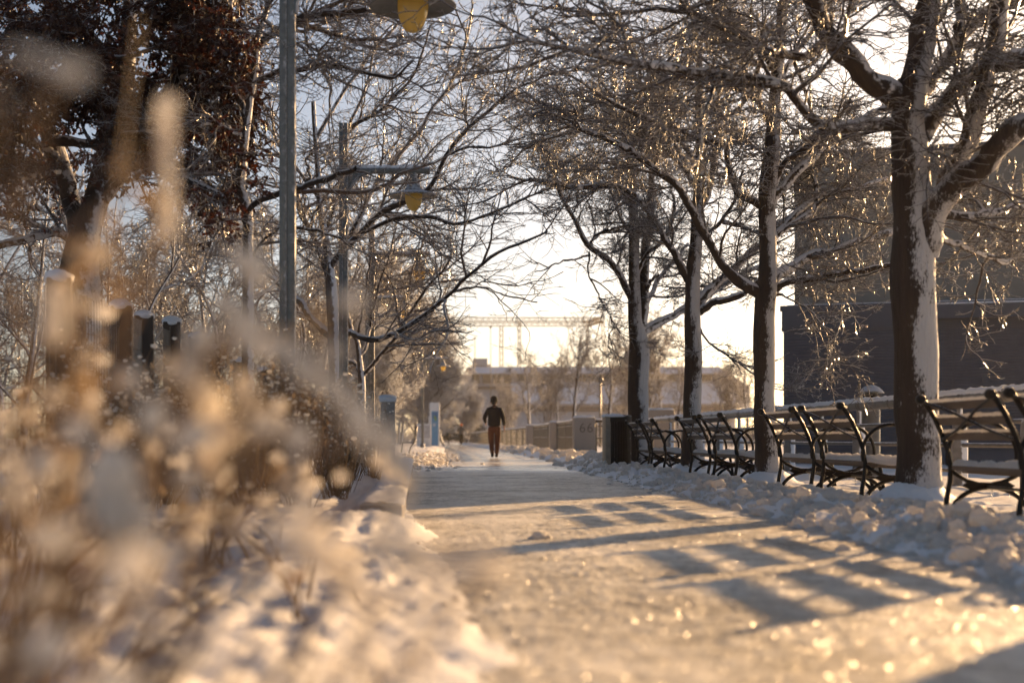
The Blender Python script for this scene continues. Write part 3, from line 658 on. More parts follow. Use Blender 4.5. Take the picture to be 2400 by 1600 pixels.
px_tree('street_tree', 'second trunk from the right, forking low against the dark building corner', GR,
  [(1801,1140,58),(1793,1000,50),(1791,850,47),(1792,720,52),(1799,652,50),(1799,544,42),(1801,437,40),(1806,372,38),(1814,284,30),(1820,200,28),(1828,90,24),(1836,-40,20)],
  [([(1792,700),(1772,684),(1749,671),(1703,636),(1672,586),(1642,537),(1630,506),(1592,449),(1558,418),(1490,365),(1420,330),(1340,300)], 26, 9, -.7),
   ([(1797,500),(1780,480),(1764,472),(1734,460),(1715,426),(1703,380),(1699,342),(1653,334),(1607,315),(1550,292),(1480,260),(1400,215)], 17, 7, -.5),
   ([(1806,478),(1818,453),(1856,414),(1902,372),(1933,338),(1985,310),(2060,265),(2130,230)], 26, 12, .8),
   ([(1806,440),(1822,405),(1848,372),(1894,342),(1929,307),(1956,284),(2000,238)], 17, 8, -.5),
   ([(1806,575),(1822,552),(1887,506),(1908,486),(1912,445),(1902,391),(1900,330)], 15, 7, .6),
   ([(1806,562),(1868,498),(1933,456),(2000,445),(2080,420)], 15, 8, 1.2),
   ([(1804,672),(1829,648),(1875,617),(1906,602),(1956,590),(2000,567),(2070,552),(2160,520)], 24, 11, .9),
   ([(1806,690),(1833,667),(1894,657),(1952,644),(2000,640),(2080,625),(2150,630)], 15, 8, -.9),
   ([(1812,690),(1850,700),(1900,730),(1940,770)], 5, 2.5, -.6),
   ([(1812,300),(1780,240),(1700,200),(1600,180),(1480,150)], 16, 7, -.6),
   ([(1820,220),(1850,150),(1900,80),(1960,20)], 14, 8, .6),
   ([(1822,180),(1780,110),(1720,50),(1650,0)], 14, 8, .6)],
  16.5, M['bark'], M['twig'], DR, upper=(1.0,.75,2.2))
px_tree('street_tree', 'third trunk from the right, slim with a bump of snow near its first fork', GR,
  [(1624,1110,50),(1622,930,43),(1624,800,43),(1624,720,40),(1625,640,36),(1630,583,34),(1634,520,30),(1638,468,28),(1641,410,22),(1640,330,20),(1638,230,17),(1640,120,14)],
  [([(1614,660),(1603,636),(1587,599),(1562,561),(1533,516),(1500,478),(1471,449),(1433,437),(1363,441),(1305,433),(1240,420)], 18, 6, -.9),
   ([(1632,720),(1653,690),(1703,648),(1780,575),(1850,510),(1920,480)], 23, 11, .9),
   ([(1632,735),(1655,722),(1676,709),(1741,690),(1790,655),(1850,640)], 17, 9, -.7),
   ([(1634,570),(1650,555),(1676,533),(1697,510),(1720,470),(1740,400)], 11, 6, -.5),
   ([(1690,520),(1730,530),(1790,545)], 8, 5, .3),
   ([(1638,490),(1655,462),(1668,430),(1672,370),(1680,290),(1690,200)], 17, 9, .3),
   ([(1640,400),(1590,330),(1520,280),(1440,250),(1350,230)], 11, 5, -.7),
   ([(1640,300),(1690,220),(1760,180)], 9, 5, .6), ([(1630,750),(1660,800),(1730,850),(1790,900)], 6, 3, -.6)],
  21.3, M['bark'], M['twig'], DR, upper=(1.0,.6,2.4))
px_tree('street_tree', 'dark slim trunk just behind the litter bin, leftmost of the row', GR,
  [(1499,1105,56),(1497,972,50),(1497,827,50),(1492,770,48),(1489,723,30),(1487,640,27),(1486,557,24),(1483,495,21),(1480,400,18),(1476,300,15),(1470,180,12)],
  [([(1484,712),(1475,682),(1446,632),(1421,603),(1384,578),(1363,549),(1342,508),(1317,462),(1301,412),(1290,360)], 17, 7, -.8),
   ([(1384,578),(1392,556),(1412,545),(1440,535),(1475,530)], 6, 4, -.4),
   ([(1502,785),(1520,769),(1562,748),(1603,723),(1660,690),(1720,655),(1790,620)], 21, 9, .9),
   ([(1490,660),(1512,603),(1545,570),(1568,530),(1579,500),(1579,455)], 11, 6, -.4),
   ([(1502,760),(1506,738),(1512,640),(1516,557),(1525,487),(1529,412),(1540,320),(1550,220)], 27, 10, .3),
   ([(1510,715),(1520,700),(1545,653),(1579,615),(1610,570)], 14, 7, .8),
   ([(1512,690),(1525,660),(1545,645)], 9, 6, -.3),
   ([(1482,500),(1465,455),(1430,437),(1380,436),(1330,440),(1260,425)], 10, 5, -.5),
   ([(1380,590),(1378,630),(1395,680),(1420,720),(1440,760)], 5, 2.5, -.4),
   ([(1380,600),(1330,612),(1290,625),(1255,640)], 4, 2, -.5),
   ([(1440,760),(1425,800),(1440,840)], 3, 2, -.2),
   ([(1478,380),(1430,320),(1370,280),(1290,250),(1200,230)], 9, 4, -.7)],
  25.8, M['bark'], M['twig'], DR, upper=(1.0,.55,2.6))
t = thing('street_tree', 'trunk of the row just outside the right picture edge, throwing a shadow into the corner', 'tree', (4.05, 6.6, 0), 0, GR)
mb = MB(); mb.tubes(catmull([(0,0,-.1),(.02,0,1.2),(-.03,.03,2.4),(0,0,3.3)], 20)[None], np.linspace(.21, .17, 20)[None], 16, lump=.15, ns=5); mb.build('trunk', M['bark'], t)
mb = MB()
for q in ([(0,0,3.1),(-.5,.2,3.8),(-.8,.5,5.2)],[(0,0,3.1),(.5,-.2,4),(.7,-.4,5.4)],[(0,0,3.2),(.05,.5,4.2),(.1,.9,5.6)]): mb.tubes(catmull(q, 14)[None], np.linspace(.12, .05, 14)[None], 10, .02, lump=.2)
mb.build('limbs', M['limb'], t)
# trees on the left
DL = [(4.4,1.05,.2),(11,.5,.12),(16,.26,.08),(10,.08,0),.0034]
GL = 'bare snowy trees beyond the left side of the path'
px_tree('oak_tree', 'big dark oak with rusty leaves and a forked trunk behind the fence', GL,
  [(192,1050,118),(190,900,105),(189,776,98),(187,650,98),(198,560,106),(215,500,80),(228,455,62),(245,400,60),(262,340,54),(275,280,48),(290,180,42),(300,60,36),(310,-60,30)],
  [([(190,600),(175,500),(156,425),(138,373),(119,330),(105,290),(80,200),(50,100),(20,20)], 56, 26, .5),
   ([(222,480),(250,440),(282,405),(305,366),(344,313),(380,250),(420,180),(470,100),(520,20)], 50, 22, -.5),
   ([(120,330),(175,338),(250,345),(302,362),(351,380),(414,404),(470,436),(530,462)], 20, 9, -1.6),
   ([(186,590),(140,550),(70,560),(0,580),(-80,570)], 22, 10, -.5),
   ([(135,370),(60,330),(0,310),(-80,300)], 18, 8, -.8),
   ([(285,200),(240,120),(180,50),(120,-40)], 22, 12, -.9),
   ([(300,130),(360,70),(430,40),(520,60)], 18, 9, -.9),
   ([(350,310),(420,300),(480,340),(520,420)], 12, 6, -1.2),
   ([(110,300),(160,220),(230,150),(330,130)], 16, 8, -1.2),
   ([(60,140),(10,150),(-50,180)], 14, 8, -.7),
   ([(400,220),(470,230),(540,300)], 10, 5, -1.0), ([(100,280),(50,220),(-20,200),(-80,210)], 14, 7, -1.2), ([(140,400),(60,420),(-20,430)], 10, 5, -1.0), ([(290,180),(230,160),(160,110),(90,90)], 14, 7, -1.5), ([(330,100),(400,120),(470,170),(530,200)], 11, 5, -1.3)],
  14.2, M['bark_oak'], M['twig_l'], [(4.4,1.0,0),(9.5,.48,-.08),(13,.25,-.1),(6,.08,0),.0033], leafy=(26000, lambda P: (CX+F*P[:,0,0]/P[:,0,1] < 600) & (P[:,0,2] > CH+(CY-330-240*rng.random(len(P)))*14/F)))
px_tree('slender_tree', 'thin snow streaked tree between the oak and the tallest lamp pole', GL,
  [(584,1040,32),(583,960,30),(582,840,29),(581,678,27),(581,580,26),(580,482,25),(566,446,25),(569,383,25),(575,319,24),(581,285,26),(588,223,19),(597,159,18),(602,96,17),(616,48,15),(632,0,14),(645,-60,12)],
  [([(580,290),(569,255),(550,191),(546,96),(543,0),(540,-60)], 17, 12, .4),
   ([(590,205),(600,185),(655,169),(700,169),(744,159),(814,166),(878,175),(922,182),(970,150)], 11, 4, -1.0),
   ([(572,520),(600,480),(650,455),(699,437),(763,418),(827,395)], 13, 8, -.9),
   ([(720,430),(724,400),(723,365),(737,352)], 7, 5, -.1),
   ([(600,120),(650,70),(699,48),(763,41),(855,25)], 17, 10, -.7),
   ([(578,440),(540,400),(500,350),(480,300)], 9, 5, .6), ([(575,330),(520,300),(470,290)], 9, 5, -.6),
   ([(585,700),(620,690),(660,640),(690,600)], 8, 4, .8), ([(545,100),(490,60),(430,0)], 9, 5, .6),
   ([(581,620),(620,560),(680,530),(740,540),(800,560)], 8, 4, -.5)],
  13.0, M['bark_l'], M['twig_l'], DL)
px_tree('spreading_tree', 'dark leaning trunk left of the second lamp pole, limbs fanning right', GL,
  [(786,1060,32),(785,960,29),(784,905,28),(781,775,26),(777,678,26),(772,629,26),(764,560,17),(752,490,15),(748,420,13),(740,340,11),(735,240,9)],
  [([(771,640),(748,580),(722,531),(702,490),(690,430),(660,360)], 16, 8, .6),
   ([(774,640),(787,613),(833,557),(881,508),(930,479),(1002,446),(1044,367),(1098,303),(1140,265),(1200,215)], 18, 5, -1.4),
   ([(800,600),(859,472),(891,414),(938,367),(986,303),(1018,250),(1050,210),(1082,128),(1110,40)], 14, 6, 1.0),
   ([(776,790),(735,749),(706,710),(670,678),(620,640)], 20, 10, .8),
   ([(830,562),(865,538),(930,512),(1012,509),(1073,525),(1142,505),(1207,473),(1260,455),(1320,430)], 8, 3, -.8),
   ([(782,800),(823,779),(846,791),(881,798),(914,788),(963,759),(992,739),(1028,710),(1060,684),(1086,655),(1119,626),(1158,596),(1223,567),(1280,545)], 14, 4, -1.2),
   ([(764,550),(790,470),(800,380),(820,300),(860,200),(880,100)], 11, 5, .5),
   ([(750,470),(700,400),(650,330),(640,250)], 9, 4, -.6), ([(1060,684),(1120,672),(1180,690),(1260,712)], 4, 2, -.3),
   ([(1044,367),(1090,350),(1150,345),(1230,320)], 5, 2.5, -.6), ([(890,500),(960,540),(1030,590),(1060,600)], 5, 2.5, -.6),
   ([(740,330),(790,240),(850,150),(930,60),(980,-20)], 10, 5, .8),([(820,300),(900,250),(970,170),(1010,60)], 8, 4, -1.0)],
  23.0, M['bark_l'], M['twig_l'], [(2.7,1.6,.35),(6,.8,.25),(10,.38,.12),(5,.12,0),.0036])
px_tree('spreading_tree', 'low trunk forking near the ground beside the third lamp pole', GL,
  [(848,1040,24),(847,957,20),(847,900,19),(846,869,19),(842,824,14),(836,795,12),(826,778,10),(815,740,8),(800,680,7)],
  [([(846,880),(833,856),(815,845),(790,820)], 10, 6, .6),
   ([(848,885),(862,869),(891,834),(914,808),(940,775),(963,736),(995,684),(1028,645),(1060,600)], 11, 5, -1.0),
   ([(846,830),(855,817),(868,769),(904,736),(946,697),(1005,658),(1040,620)], 9, 4, 1.2),
   ([(868,769),(880,700),(900,640),(920,570),(930,500)], 6, 3, -.6),
   ([(955,690),(970,620),(1000,550),(1020,480)], 5, 2.5, .5),
   ([(836,795),(850,720),(862,650),(870,560)], 6, 3, -.6), ([(960,735),(1000,725),(1050,728)], 4, 2, -.6)],
  28.5, M['bark_l'], M['twig_l'], [(3,1.9,.35),(6,.95,.2),(9,.44,.12),(4,.15,0),.006])

def proto_tree(name, H, fork, spread, nl, twm, dens, rmin, up=.5, stems=1):
    t = thing(name, 'tmp', 'tree')
    mb = MB(); TP, TR = [], []
    for s in range(stems):
        a = rng.uniform(0, 6.28); lean = (.0 if stems == 1 else .25)
        p = catmull([(0,0,-.1),(lean*math.cos(a)*H*.3, lean*math.sin(a)*H*.3, H*fork),(rng.normal(0,.05)*H+lean*math.cos(a)*H*.6, rng.normal(0,.05)*H+lean*math.sin(a)*H*.6, H*.62),(rng.normal(0,.07)*H+lean*math.cos(a)*H*.8, rng.normal(0,.07)*H+lean*math.sin(a)*H*.8, H*.93)], 16)
        TP.append(p); TR.append(np.linspace(H*.02/stems**.5, H*.004, 16))
    TP, TR = np.array(TP), np.array(TR); mb.tubes(TP, TR, 9, .02, lump=.1)
    l = grow(TP, TR, nl/(H*(.9-fork)), fork*.9, .97, 38, 10, H*spread, .25, 11, .1, (0,0,up), .013, .02, .8, .45)
    mb.tubes(l[0], l[1], 6, .02); mb.build('trunk', M['bark_l'], t)
    k = 10/H
    b1 = grow(*l, 1.5*k*dens, .1, 1, 40, 12, H*.17, .35, 7, .14, (0,0,up*.6), .012, rmin*1.4, .7, .4)
    b2 = grow(*b1, 3.2*k*dens, .1, 1, 40, 12, H*.085, .35, 5, .17, (0,0,up*.4), .012, rmin*1.1, .6, .3)
    b3 = grow(*b2, 5*k*dens, .1, 1, 42, 14, H*.042, .4, 4, .2, (0,0,.15), .012, rmin, .4, .3)
    crown_mesh([b1, b2, b3], 'crown', twm, t, sides=(5,4,3,3), snow=(.02,.015,.01,.01)); return t
def placed(px, Y): return ((px-CX)*Y/F, Y, -.05)
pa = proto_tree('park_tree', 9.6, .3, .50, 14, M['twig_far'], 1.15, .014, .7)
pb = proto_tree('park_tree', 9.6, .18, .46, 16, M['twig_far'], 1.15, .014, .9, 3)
BT = [(1240,118,.74,0,'slim pale park tree right of the walking man'),(1291,128,.82,1,'multi stemmed park tree straight behind the leftmost granite piers'),
      (1346,104,.92,0,'tallest clear park tree above the numbered pier'),(1428,112,.86,0,'park tree just left of the trunk by the bin, beside a thin post'),
      (1462,140,.95,1,'park tree half hidden behind the trunk by the bin'),(1545,108,1.0,1,'three stemmed park tree between the two farthest row trunks'),
      (1590,120,.8,0,'forked park tree hugging the left edge of the third trunk'),(1683,128,.72,1,'bushy park tree in the gap right of the third trunk'),
      (1752,118,.74,0,'lone open park tree left of the dark building corner'),(1206,150,.62,1,'small hazy park tree above the walking man')]
for i, (px, Yd, sc, k, lb) in enumerate(BT):
    src = (pa, pb)[k]; first = not src.get('used')
    if first: src['used'] = 1; src.location = placed(px, Yd); src.scale = (sc,)*3; src['label'] = lb; src['group'] = 'golden park trees far behind the railing'; src.rotation_euler = (0,0,i*1.7)
    else: copy_tree(src, placed(px, Yd), i*1.7+.4, sc, lb)['group'] = 'golden park trees far behind the railing'
for s in (pa, pb): del s['used']
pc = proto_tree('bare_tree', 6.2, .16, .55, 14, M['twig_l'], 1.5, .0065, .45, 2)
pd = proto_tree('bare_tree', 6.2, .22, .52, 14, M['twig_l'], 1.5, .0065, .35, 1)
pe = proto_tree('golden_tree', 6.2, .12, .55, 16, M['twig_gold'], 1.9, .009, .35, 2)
GT = [(915,90,1.25,0,'golden snowy tree spreading low over the white sign board'),(1000,92,1.05,1,'golden twiggy tree just right of the hanging farthest lamp'),(845,44,.62,1,'golden twiggy tree behind the snow capped stone post'),
      (1045,104,.8,0,'hazy golden tree left of the pier building'),(870,96,1.7,0,'golden tree crown showing between the third and fourth lamps'),(960,104,1.5,0,'tallest golden twiggy tree over the info totem'),(1022,98,.8,0,'low golden tree right of the blue totem'),(935,112,1.5,0,'tall hazy golden tree behind the info totem'),(1090,125,.72,1,'small hazy tree at the left end of the pier building'),
      (700,34,.82,0,'bare tree seen between the two nearest lamp poles'),(610,40,.92,1,'bare tree directly behind the thin snow streaked tree'),(520,28,.72,0,'bare tree behind the farther fence posts'),
      (420,32,.86,1,'bare tree above the middle fence posts'),(320,24,.64,0,'bare tree between the oak trunk and the fence posts'),(60,26,.78,1,'bare tree at the left edge behind the oak'),
      (250,38,.95,0,'tall bare tree far behind the oak fork'),(-40,34,1.0,0,'bare tree cut by the left picture edge'),(780,48,.85,1,'bare tree behind the leaning trunk'),(460,46,1.1,1,'tall bare tree beyond the drooping oak limb'),(850,60,1.0,0,'tall bare tree behind the third lamp pole'),(120,44,1.15,1,'tall bare tree left of the oak trunk'),(660,58,1.25,0,'distant tall tree left of the second lamp pole')]
for i, (px, Yd, sc, k, lb) in enumerate(GT):
    if 'golden' in lb:
        k = 2
    elif 'hazy' in lb: k = 2
    src = (pc, pd, pe)[k]; first = not src.get('used')
    if first: src['used'] = 1; src.location = placed(px, Yd); src.scale = (sc,)*3; src['label'] = lb; src['group'] = 'bare twiggy trees in the left background'; src.rotation_euler = (0,0,i*2.1)
    else: copy_tree(src, placed(px, Yd), i*2.1+.4, sc, lb)['group'] = 'bare twiggy trees in the left background'
for s in (pc, pd, pe): del s['used']
# low frosted brush that fills the far bank
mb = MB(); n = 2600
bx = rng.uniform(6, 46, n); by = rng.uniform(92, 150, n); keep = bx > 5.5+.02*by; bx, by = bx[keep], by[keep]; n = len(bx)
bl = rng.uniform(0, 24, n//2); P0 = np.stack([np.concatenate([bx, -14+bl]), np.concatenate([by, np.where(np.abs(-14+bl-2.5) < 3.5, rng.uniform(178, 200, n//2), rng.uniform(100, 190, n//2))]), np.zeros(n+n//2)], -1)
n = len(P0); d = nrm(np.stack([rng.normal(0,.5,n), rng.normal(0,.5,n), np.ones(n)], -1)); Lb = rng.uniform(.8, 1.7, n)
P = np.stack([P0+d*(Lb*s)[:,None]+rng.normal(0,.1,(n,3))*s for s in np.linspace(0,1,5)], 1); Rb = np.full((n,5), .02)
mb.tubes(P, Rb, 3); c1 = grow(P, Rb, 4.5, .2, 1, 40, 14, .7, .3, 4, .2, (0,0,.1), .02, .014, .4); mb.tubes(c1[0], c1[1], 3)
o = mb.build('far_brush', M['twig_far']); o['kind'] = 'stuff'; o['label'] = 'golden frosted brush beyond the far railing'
# ================================================================== fence on the left
t = thing('mesh_fence', 'timber post fence with wire mesh and snow capped posts, left', 'fence')
FP = [(140,645,10.0),(285,712,11.9),(338,735,13.0),(403,750,14.4),(460,785,16.3),(500,812,18.4),(560,842,20.6),(615,862,24)]
prev = None
for i, (px, py, Yp) in enumerate(FP):
    x, _, z = W(px, py, Yp); w = .175
    mb = MB(); mb.bbox((x, Yp, z/2-.02), (w, w, z), .15, .012); p = hard(mb.build('post', M['timber'], t))
    mb = MB(); mb.lumps([(x, Yp, z-.02)], [(w*.58, w*.58, .06)], .25, 3, 4); mb.build('snow_cap', M['cap'], p)
    if i:
        a, b = prev, (x, Yp, z); nW = 24; mb = MB(); off = np.array([.0,-.11,0])
        P = np.array([[[a[0]+(b[0]-a[0])*s, a[1]+(b[1]-a[1])*s-.11, .05], [a[0]+(b[0]-a[0])*s, a[1]+(b[1]-a[1])*s-.11, min(a[2],b[2])-.06]] for s in np.linspace(0, 1, nW)]); mb.tubes(P, np.full(P.shape[:2], .0035), 4)
        P = np.array([[[a[0],a[1]-.11,h], [b[0],b[1]-.11,h]] for h in np.arange(.1, min(a[2],b[2])-.06, .14)]); mb.tubes(P, np.full(P.shape[:2], .0035), 4)
        mb.build('wire_panel', M['wire'], t, False)
    prev = (x, Yp, z)
x, _, z = W(140, 690, 9.6); mb = MB(); mb.tube([(x+.14, 9.7, 0),(x+.14, 9.7, z)], .012, 6); mb.build('wire_post', M['wire'], t)
P = []; prev = (-2.5-2.4, 7.6); mb = MB(); ax, ay, bx2, by2 = W(140,645,10)[0], 9.89, -3.6, 6.2
P = np.array([[[ax+(bx2-ax)*s, ay+(by2-ay)*s, .05], [ax+(bx2-ax)*s, ay+(by2-ay)*s, 1.6]] for s in np.linspace(0, 1, 50)]); mb.tubes(P, np.full(P.shape[:2], .003), 4)
P = np.array([[[ax,ay,h],[bx2,by2,h]] for h in np.arange(.1, 1.62, .14)]); mb.tubes(P, np.full(P.shape[:2], .003), 4); mb.build('wire_panel', M['wire'], t, False)

# stone post, sign board, totem, kiosk, mesh bench further along on the left
px, Yp = 909, 22; x = (px-CX)*Yp/F; t = thing('stone_post', 'square stone post with a thick snow cap beside the blurred branch', 'post', (x, Yp, 0))
mb = MB(); mb.bbox((0,0,.58), (.22,.22,1.16), 0, .015); hard(mb.build('shaft', M['granite'], t)); mb = MB(); mb.bbox((0,0,1.17), (.26,.26,.08), 0, .02); mb.lumps([(0,0,1.2)], [(.15,.15,.05)], .2, 3); mb.build('snow_cap', M['cap'], t)
t = thing('info_totem', 'tall white and blue park map totem', 'sign', W(1018.5,1027,84)[:2]+(0,))
mb = MB(); mb.bbox((0,.1,1.34), (.60,.2,2.70), 0, .02); hard(mb.build('slab', M['signwhite'], t))
mb = MB(); mb.box((.02,-.006,1.16), (.40,.012,2.02)); mb.build('blue_panel', M['blue'], t, False)
mb = MB(); mb.box((.02,-.016,1.92), (.30,.008,.36)); mb.build('map_panel', M['blue2'], t, False)
mb = MB(); mb.polys([(-.06,-.026,1.86),(.02,-.026,1.62),(.10,-.026,1.6),(.14,-.026,1.74),(.08,-.026,1.85),(.0,-.026,1.92)], [(0,1,2,3,4,5)]); mb.build('map_land', M['green'], t, False)
mb = MB()
for k in range(4): mb.box((-.02,-.018,1.45-.05*k), (.2-.04*(k % 2),.006,.02))
mb.build('text_lines', M['signwhite'], t, False)
t = thing('sign_board', 'white framed notice board standing left of the blue totem', 'sign', W(994,1027,80)[:2]+(0,), R(6))
mb = MB(); mb.bbox((0,0,.76), (.80,.06,1.30), 0, .015); hard(mb.build('board', M['signwhite'], t))
mb = MB(); mb.box((0,-.035,.95), (.66,.01,.72)); mb.build('print_panel', M['signgrey'], t, False)
mb = MB()
for z in (.18,.27,.36,.45): mb.box((-.05 if z > .3 else .05,-.034,z), (.5,.008,.025))
mb.build('text_lines', M['signgrey'], t, False)
for s in (-.34, .34): mb = MB(); mb.box((s,0,.06), (.06,.3,.12)); mb.build('foot', M['wire'], t, False)
t = thing('utility_cabinet', 'grey green tapered kiosk behind the notice board', 'kiosk', W(990,1027,96)[:2]+(0,))
mb = MB(); mb.bbox((0,0,.9), (.62,.6,1.8), 0, .04); hard(mb.build('cabinet', M['kiosk'], t)); mb = MB(); mb.bbox((0,0,1.86), (.5,.5,.14), 0, .04); mb.build('cap', M['kiosk'], t)
t = thing('mesh_bench', 'perforated metal bench side gleaming left of the notice board', 'bench', W(950,1027,44)[:2]+(0,))
for y in (0, 1.6):
    mb = MB(); mb.tube([(.36,y,.95),(.34,y,.7),(.28,y,.45),(.16,y,.3),(.1,y,.1),(.16,y,0)], .02, 8); mb.tube([(.28,y,.45),(-.1,y,.43),(-.16,y,0)], .02, 8); mb.build('side_frame', M['wire'], t)
mb = MB()
for k in range(24): q = k/23*1.6; mb.tube([(.35,q,.93),(.33,q,.7),(.27,q,.46),(-.1,q,.44)], .012, 4)
mb.build('mesh_seat', M['wire'], t)

# ================================================================== building on the right
bl = thing('shed_building', 'dark louvred building with a grey upper wall behind the railing', 'building', (9.26, 36, .08), R(-18)); bl.scale = (.857, .43, .857)
mb = MB(); mb.box((5.25, 6.1, 1.83), (10.5, 12, 4.26)); mb.build('lower_wall', M['siding'], bl, False)
mb = MB(); n = 42; y0 = -.0
prof = []
for k in range(n): z = .25+k*.083; prof += [(-.012, z), (-.045, z+.055), (-.03, z+.068), (.002, z+.0829)]
prof = [(.09, .25)]+prof+[(.09, prof[-1][1])]
mb.prism(prof, 'x', .12, 10.46); mb.build('louvres', M['siding'], bl, False)
mb = MB(); mb.box((.06, .0, 1.9), (.12,.16,3.8)); mb.build('corner_trim', M['fascia'], bl, False)
mb = MB(); mb.box((5.25, .0, 4.02), (10.6,.22,.60)); mb.box((5.25,.02,4.40), (10.7,.34,.16)); mb.box((5.25,-.02,3.79),(10.62,.3,.05)); mb.build('cornice', M['fascia'], bl, False)
mb = MB(); mb.box((5.4, 6.4, 6.65), (10.2, 12, 4.4)); mb.build('upper_wall', M['wallup'], bl, False)
mb = MB(); mb.box((5.4, 6.4, 8.93), (10.4, 12.2, .16)); mb.build('parapet', M['fascia'], bl, False)
mb = MB(); mb.box((7.0, -.4, 4.17), (7.0, .8, .40)); o = mb.build('canopy', M['fascia'], bl, False)
mb = MB(); mb.bbox((7.0,-.4,4.39), (6.96,.76,.05), 0, .02); mb.build('snow_layer', M['cap'], o)
mb = MB(); mb.box((7.4,-.07,1.9), (.1,.1,3.5)); mb.box((5.55,-.08,2.2), (.18,.1,.3)); mb.box((5.55,-.08,1.4), (.03,.05,1.3)); mb.build('conduit', M['fascia'], bl, False)
for xj in (2.35, 4.7, 7.05, 9.2): mb = MB(); mb.box((xj,-.062,2.0), (.05,.04,3.5)); mb.build('panel_joint', M['fascia'], bl, False)
mb = MB(); mb.tube([(3.3,-.14,.3),(3.3,-.14,3.7)], .05, 8); mb.build('downpipe', M['fascia'], bl)
mb = MB(); mb.bbox((1.3,-.1,2.75), (.5,.12,.34), 0, .02); mb.build('vent_box', M['fascia'], bl, False)
mb = MB(); mb.bbox((5.3,.33,4.49), (10.4,.3,.05), 0, .02); mb.build('snow_ledge', M['cap'], bl, False)

# ================================================================== far pier building, gantry, masts, cars
t = thing('pier_building', 'long distant pier shed with snowy roofs and a glazed upper storey', 'building', (11.0, 300, 0))
def bx(mb, x0, x1, y0, y1, z0, z1): mb.box(((x0+x1)/2, (y0+y1)/2, (z0+z1)/2), (x1-x0, y1-y0, z1-z0))
mb = MB(); bx(mb, 0, 54, 6, 40, 0, 14.6); bx(mb, 9, 56, 0, 40, 0, 7.4); mb.build('wall', M['pierwall'], t, False)
mb = MB(); v = [(0,4.6,14.5),(54.6,4.6,14.5),(54.6,9,16.1),(0,9,16.1),(54.6,40,16.3),(0,40,16.3)]; mb.polys(v+[(0,4.6,14.3),(54.6,4.6,14.3)], [(0,1,2,3),(3,2,4,5),(6,7,1,0)]); mb.build('upper_roof', M['roof'], t, False)
mb = MB(); v = [(9,-.5,7.5),(57,-.5,7.5),(56,6,12.0),(9,6,12.0),(9,-.5,7.9),(57,-.5,7.9),(56,6,12.4),(9,6,12.4)]; mb.polys(v, [(3,2,1,0),(4,5,6,7),(0,1,5,4),(1,2,6,5),(2,3,7,6),(3,0,4,7)])
v = [(54.5,5,15.6),(60,4,11.5),(60,40,11.5),(54.5,40,15.6),(54.5,5,7),(60,4,7)]; mb.polys(v, [(0,1,2,3),(0,4,5,1)]); mb.build('lower_roof', M['roof'], t, False)
for k in range(4): mb = MB(); bx(mb, .6+2.3*k, 2.3+2.3*k, 5.7, 6.3, 12.4, 14.3); mb.build('window', M['pierglass'], t, False)
mb = MB(); bx(mb, 10.4, 53, 5.7, 6.2, 12.9, 14.3); mb.build('window', M['pierglass'], t, False)
mb = MB(); bx(mb, 1.2, 4.2, 10, 18, 15.9, 18.0); bx(mb, 1.0, 5.0, 9.5, 18.4, 16.4, 16.7); mb.build('plant_room', M['pierwall'], t, False)
mb = MB(); bx(mb, 0, 9.5, 4.6, 5.99, 11.2, 11.7); bx(mb, 9, 56, -.6, -.01, 6.2, 7.3); mb.build('ledge', M['fascia'], t, False)
def lattice(mb, a, b, w, cell, r, diag=True):
    a, b = np.array(a, float), np.array(b, float); d = b-a; L = np.linalg.norm(d); d /= L
    u = np.cross(d, (0,0,1.)) if abs(d[2]) < .9 else np.array((1.,0,0)); u /= np.linalg.norm(u); v2 = np.cross(d, u)
    n = max(2, int(L/cell)); c = [u*w/2+v2*w/2, -u*w/2+v2*w/2, -u*w/2-v2*w/2, u*w/2-v2*w/2]
    for q in c: mb.tube([a+q, b+q], r, 4)
    for k in range(n):
        p, q2 = a+d*L*k/n, a+d*L*(k+1)/n
        for i in range(4):
            j = (i+1) % 4; mb.tube([p+c[i], (q2 if diag else p)+c[j]], r*.6, 3, False)
    return mb
t = thing('lattice_gantry', 'tall lattice steel gantry far off on the river pier', 'gantry', (0,0,0))
yn, yf, zt = 340, 355, 29
def GP(px, Y): return (px-CX)*Y/F
mb = lattice(MB(), (GP(1000,yn), yn, zt), (GP(1412,yn), yn, zt), .8, 1.4, .09); mb.build('front_boom', M['lattice'], t, False)
mb = lattice(MB(), (GP(1000,yf), yf, zt), (GP(1373,yf), yf, zt), .8, 1.4, .09); mb.build('rear_boom', M['lattice'], t, False)
mb = lattice(MB(), (GP(1412,yn), yn, zt), (GP(1373,yf), yf, zt), 1.1, 1.0, .12); mb.build('end_truss', M['lattice'], t, False)
for px, Yq, w in ((1217,yn,.6),(1175,yf,.8),(1376,yf,.5),(1005,yn,.6),(1001,yf,.6)): mb = lattice(MB(), (GP(px,Yq), Yq, 0), (GP(px,Yq), Yq, zt-.5), w, 1.5, .09); mb.build('mast', M['lattice'], t, False)
mb = lattice(MB(), (GP(1412,yn), yn, zt-.3), (GP(1428,yn), yn, 0), .6, 1.5, .07); mb.build('mast', M['lattice'], t, False)
for px, Yq, h, lb in ((1113,280,20.3,'left thin pale mast above the pier building'),(1150,300,24,'right thin pale mast, close beside the gantry leg')):
    t = thing('light_mast', lb, 'mast', ((px-CX)*Yq/F, Yq, 0)); mb = MB(); mb.tube([(0,0,0),(0,0,h)], [.13,.07], 6); mb.build('pole', M['lattice'], t); mb = MB(); mb.box((0,0,h), (.5,.3,.3)); mb.build('head', M['lattice'], t, False)
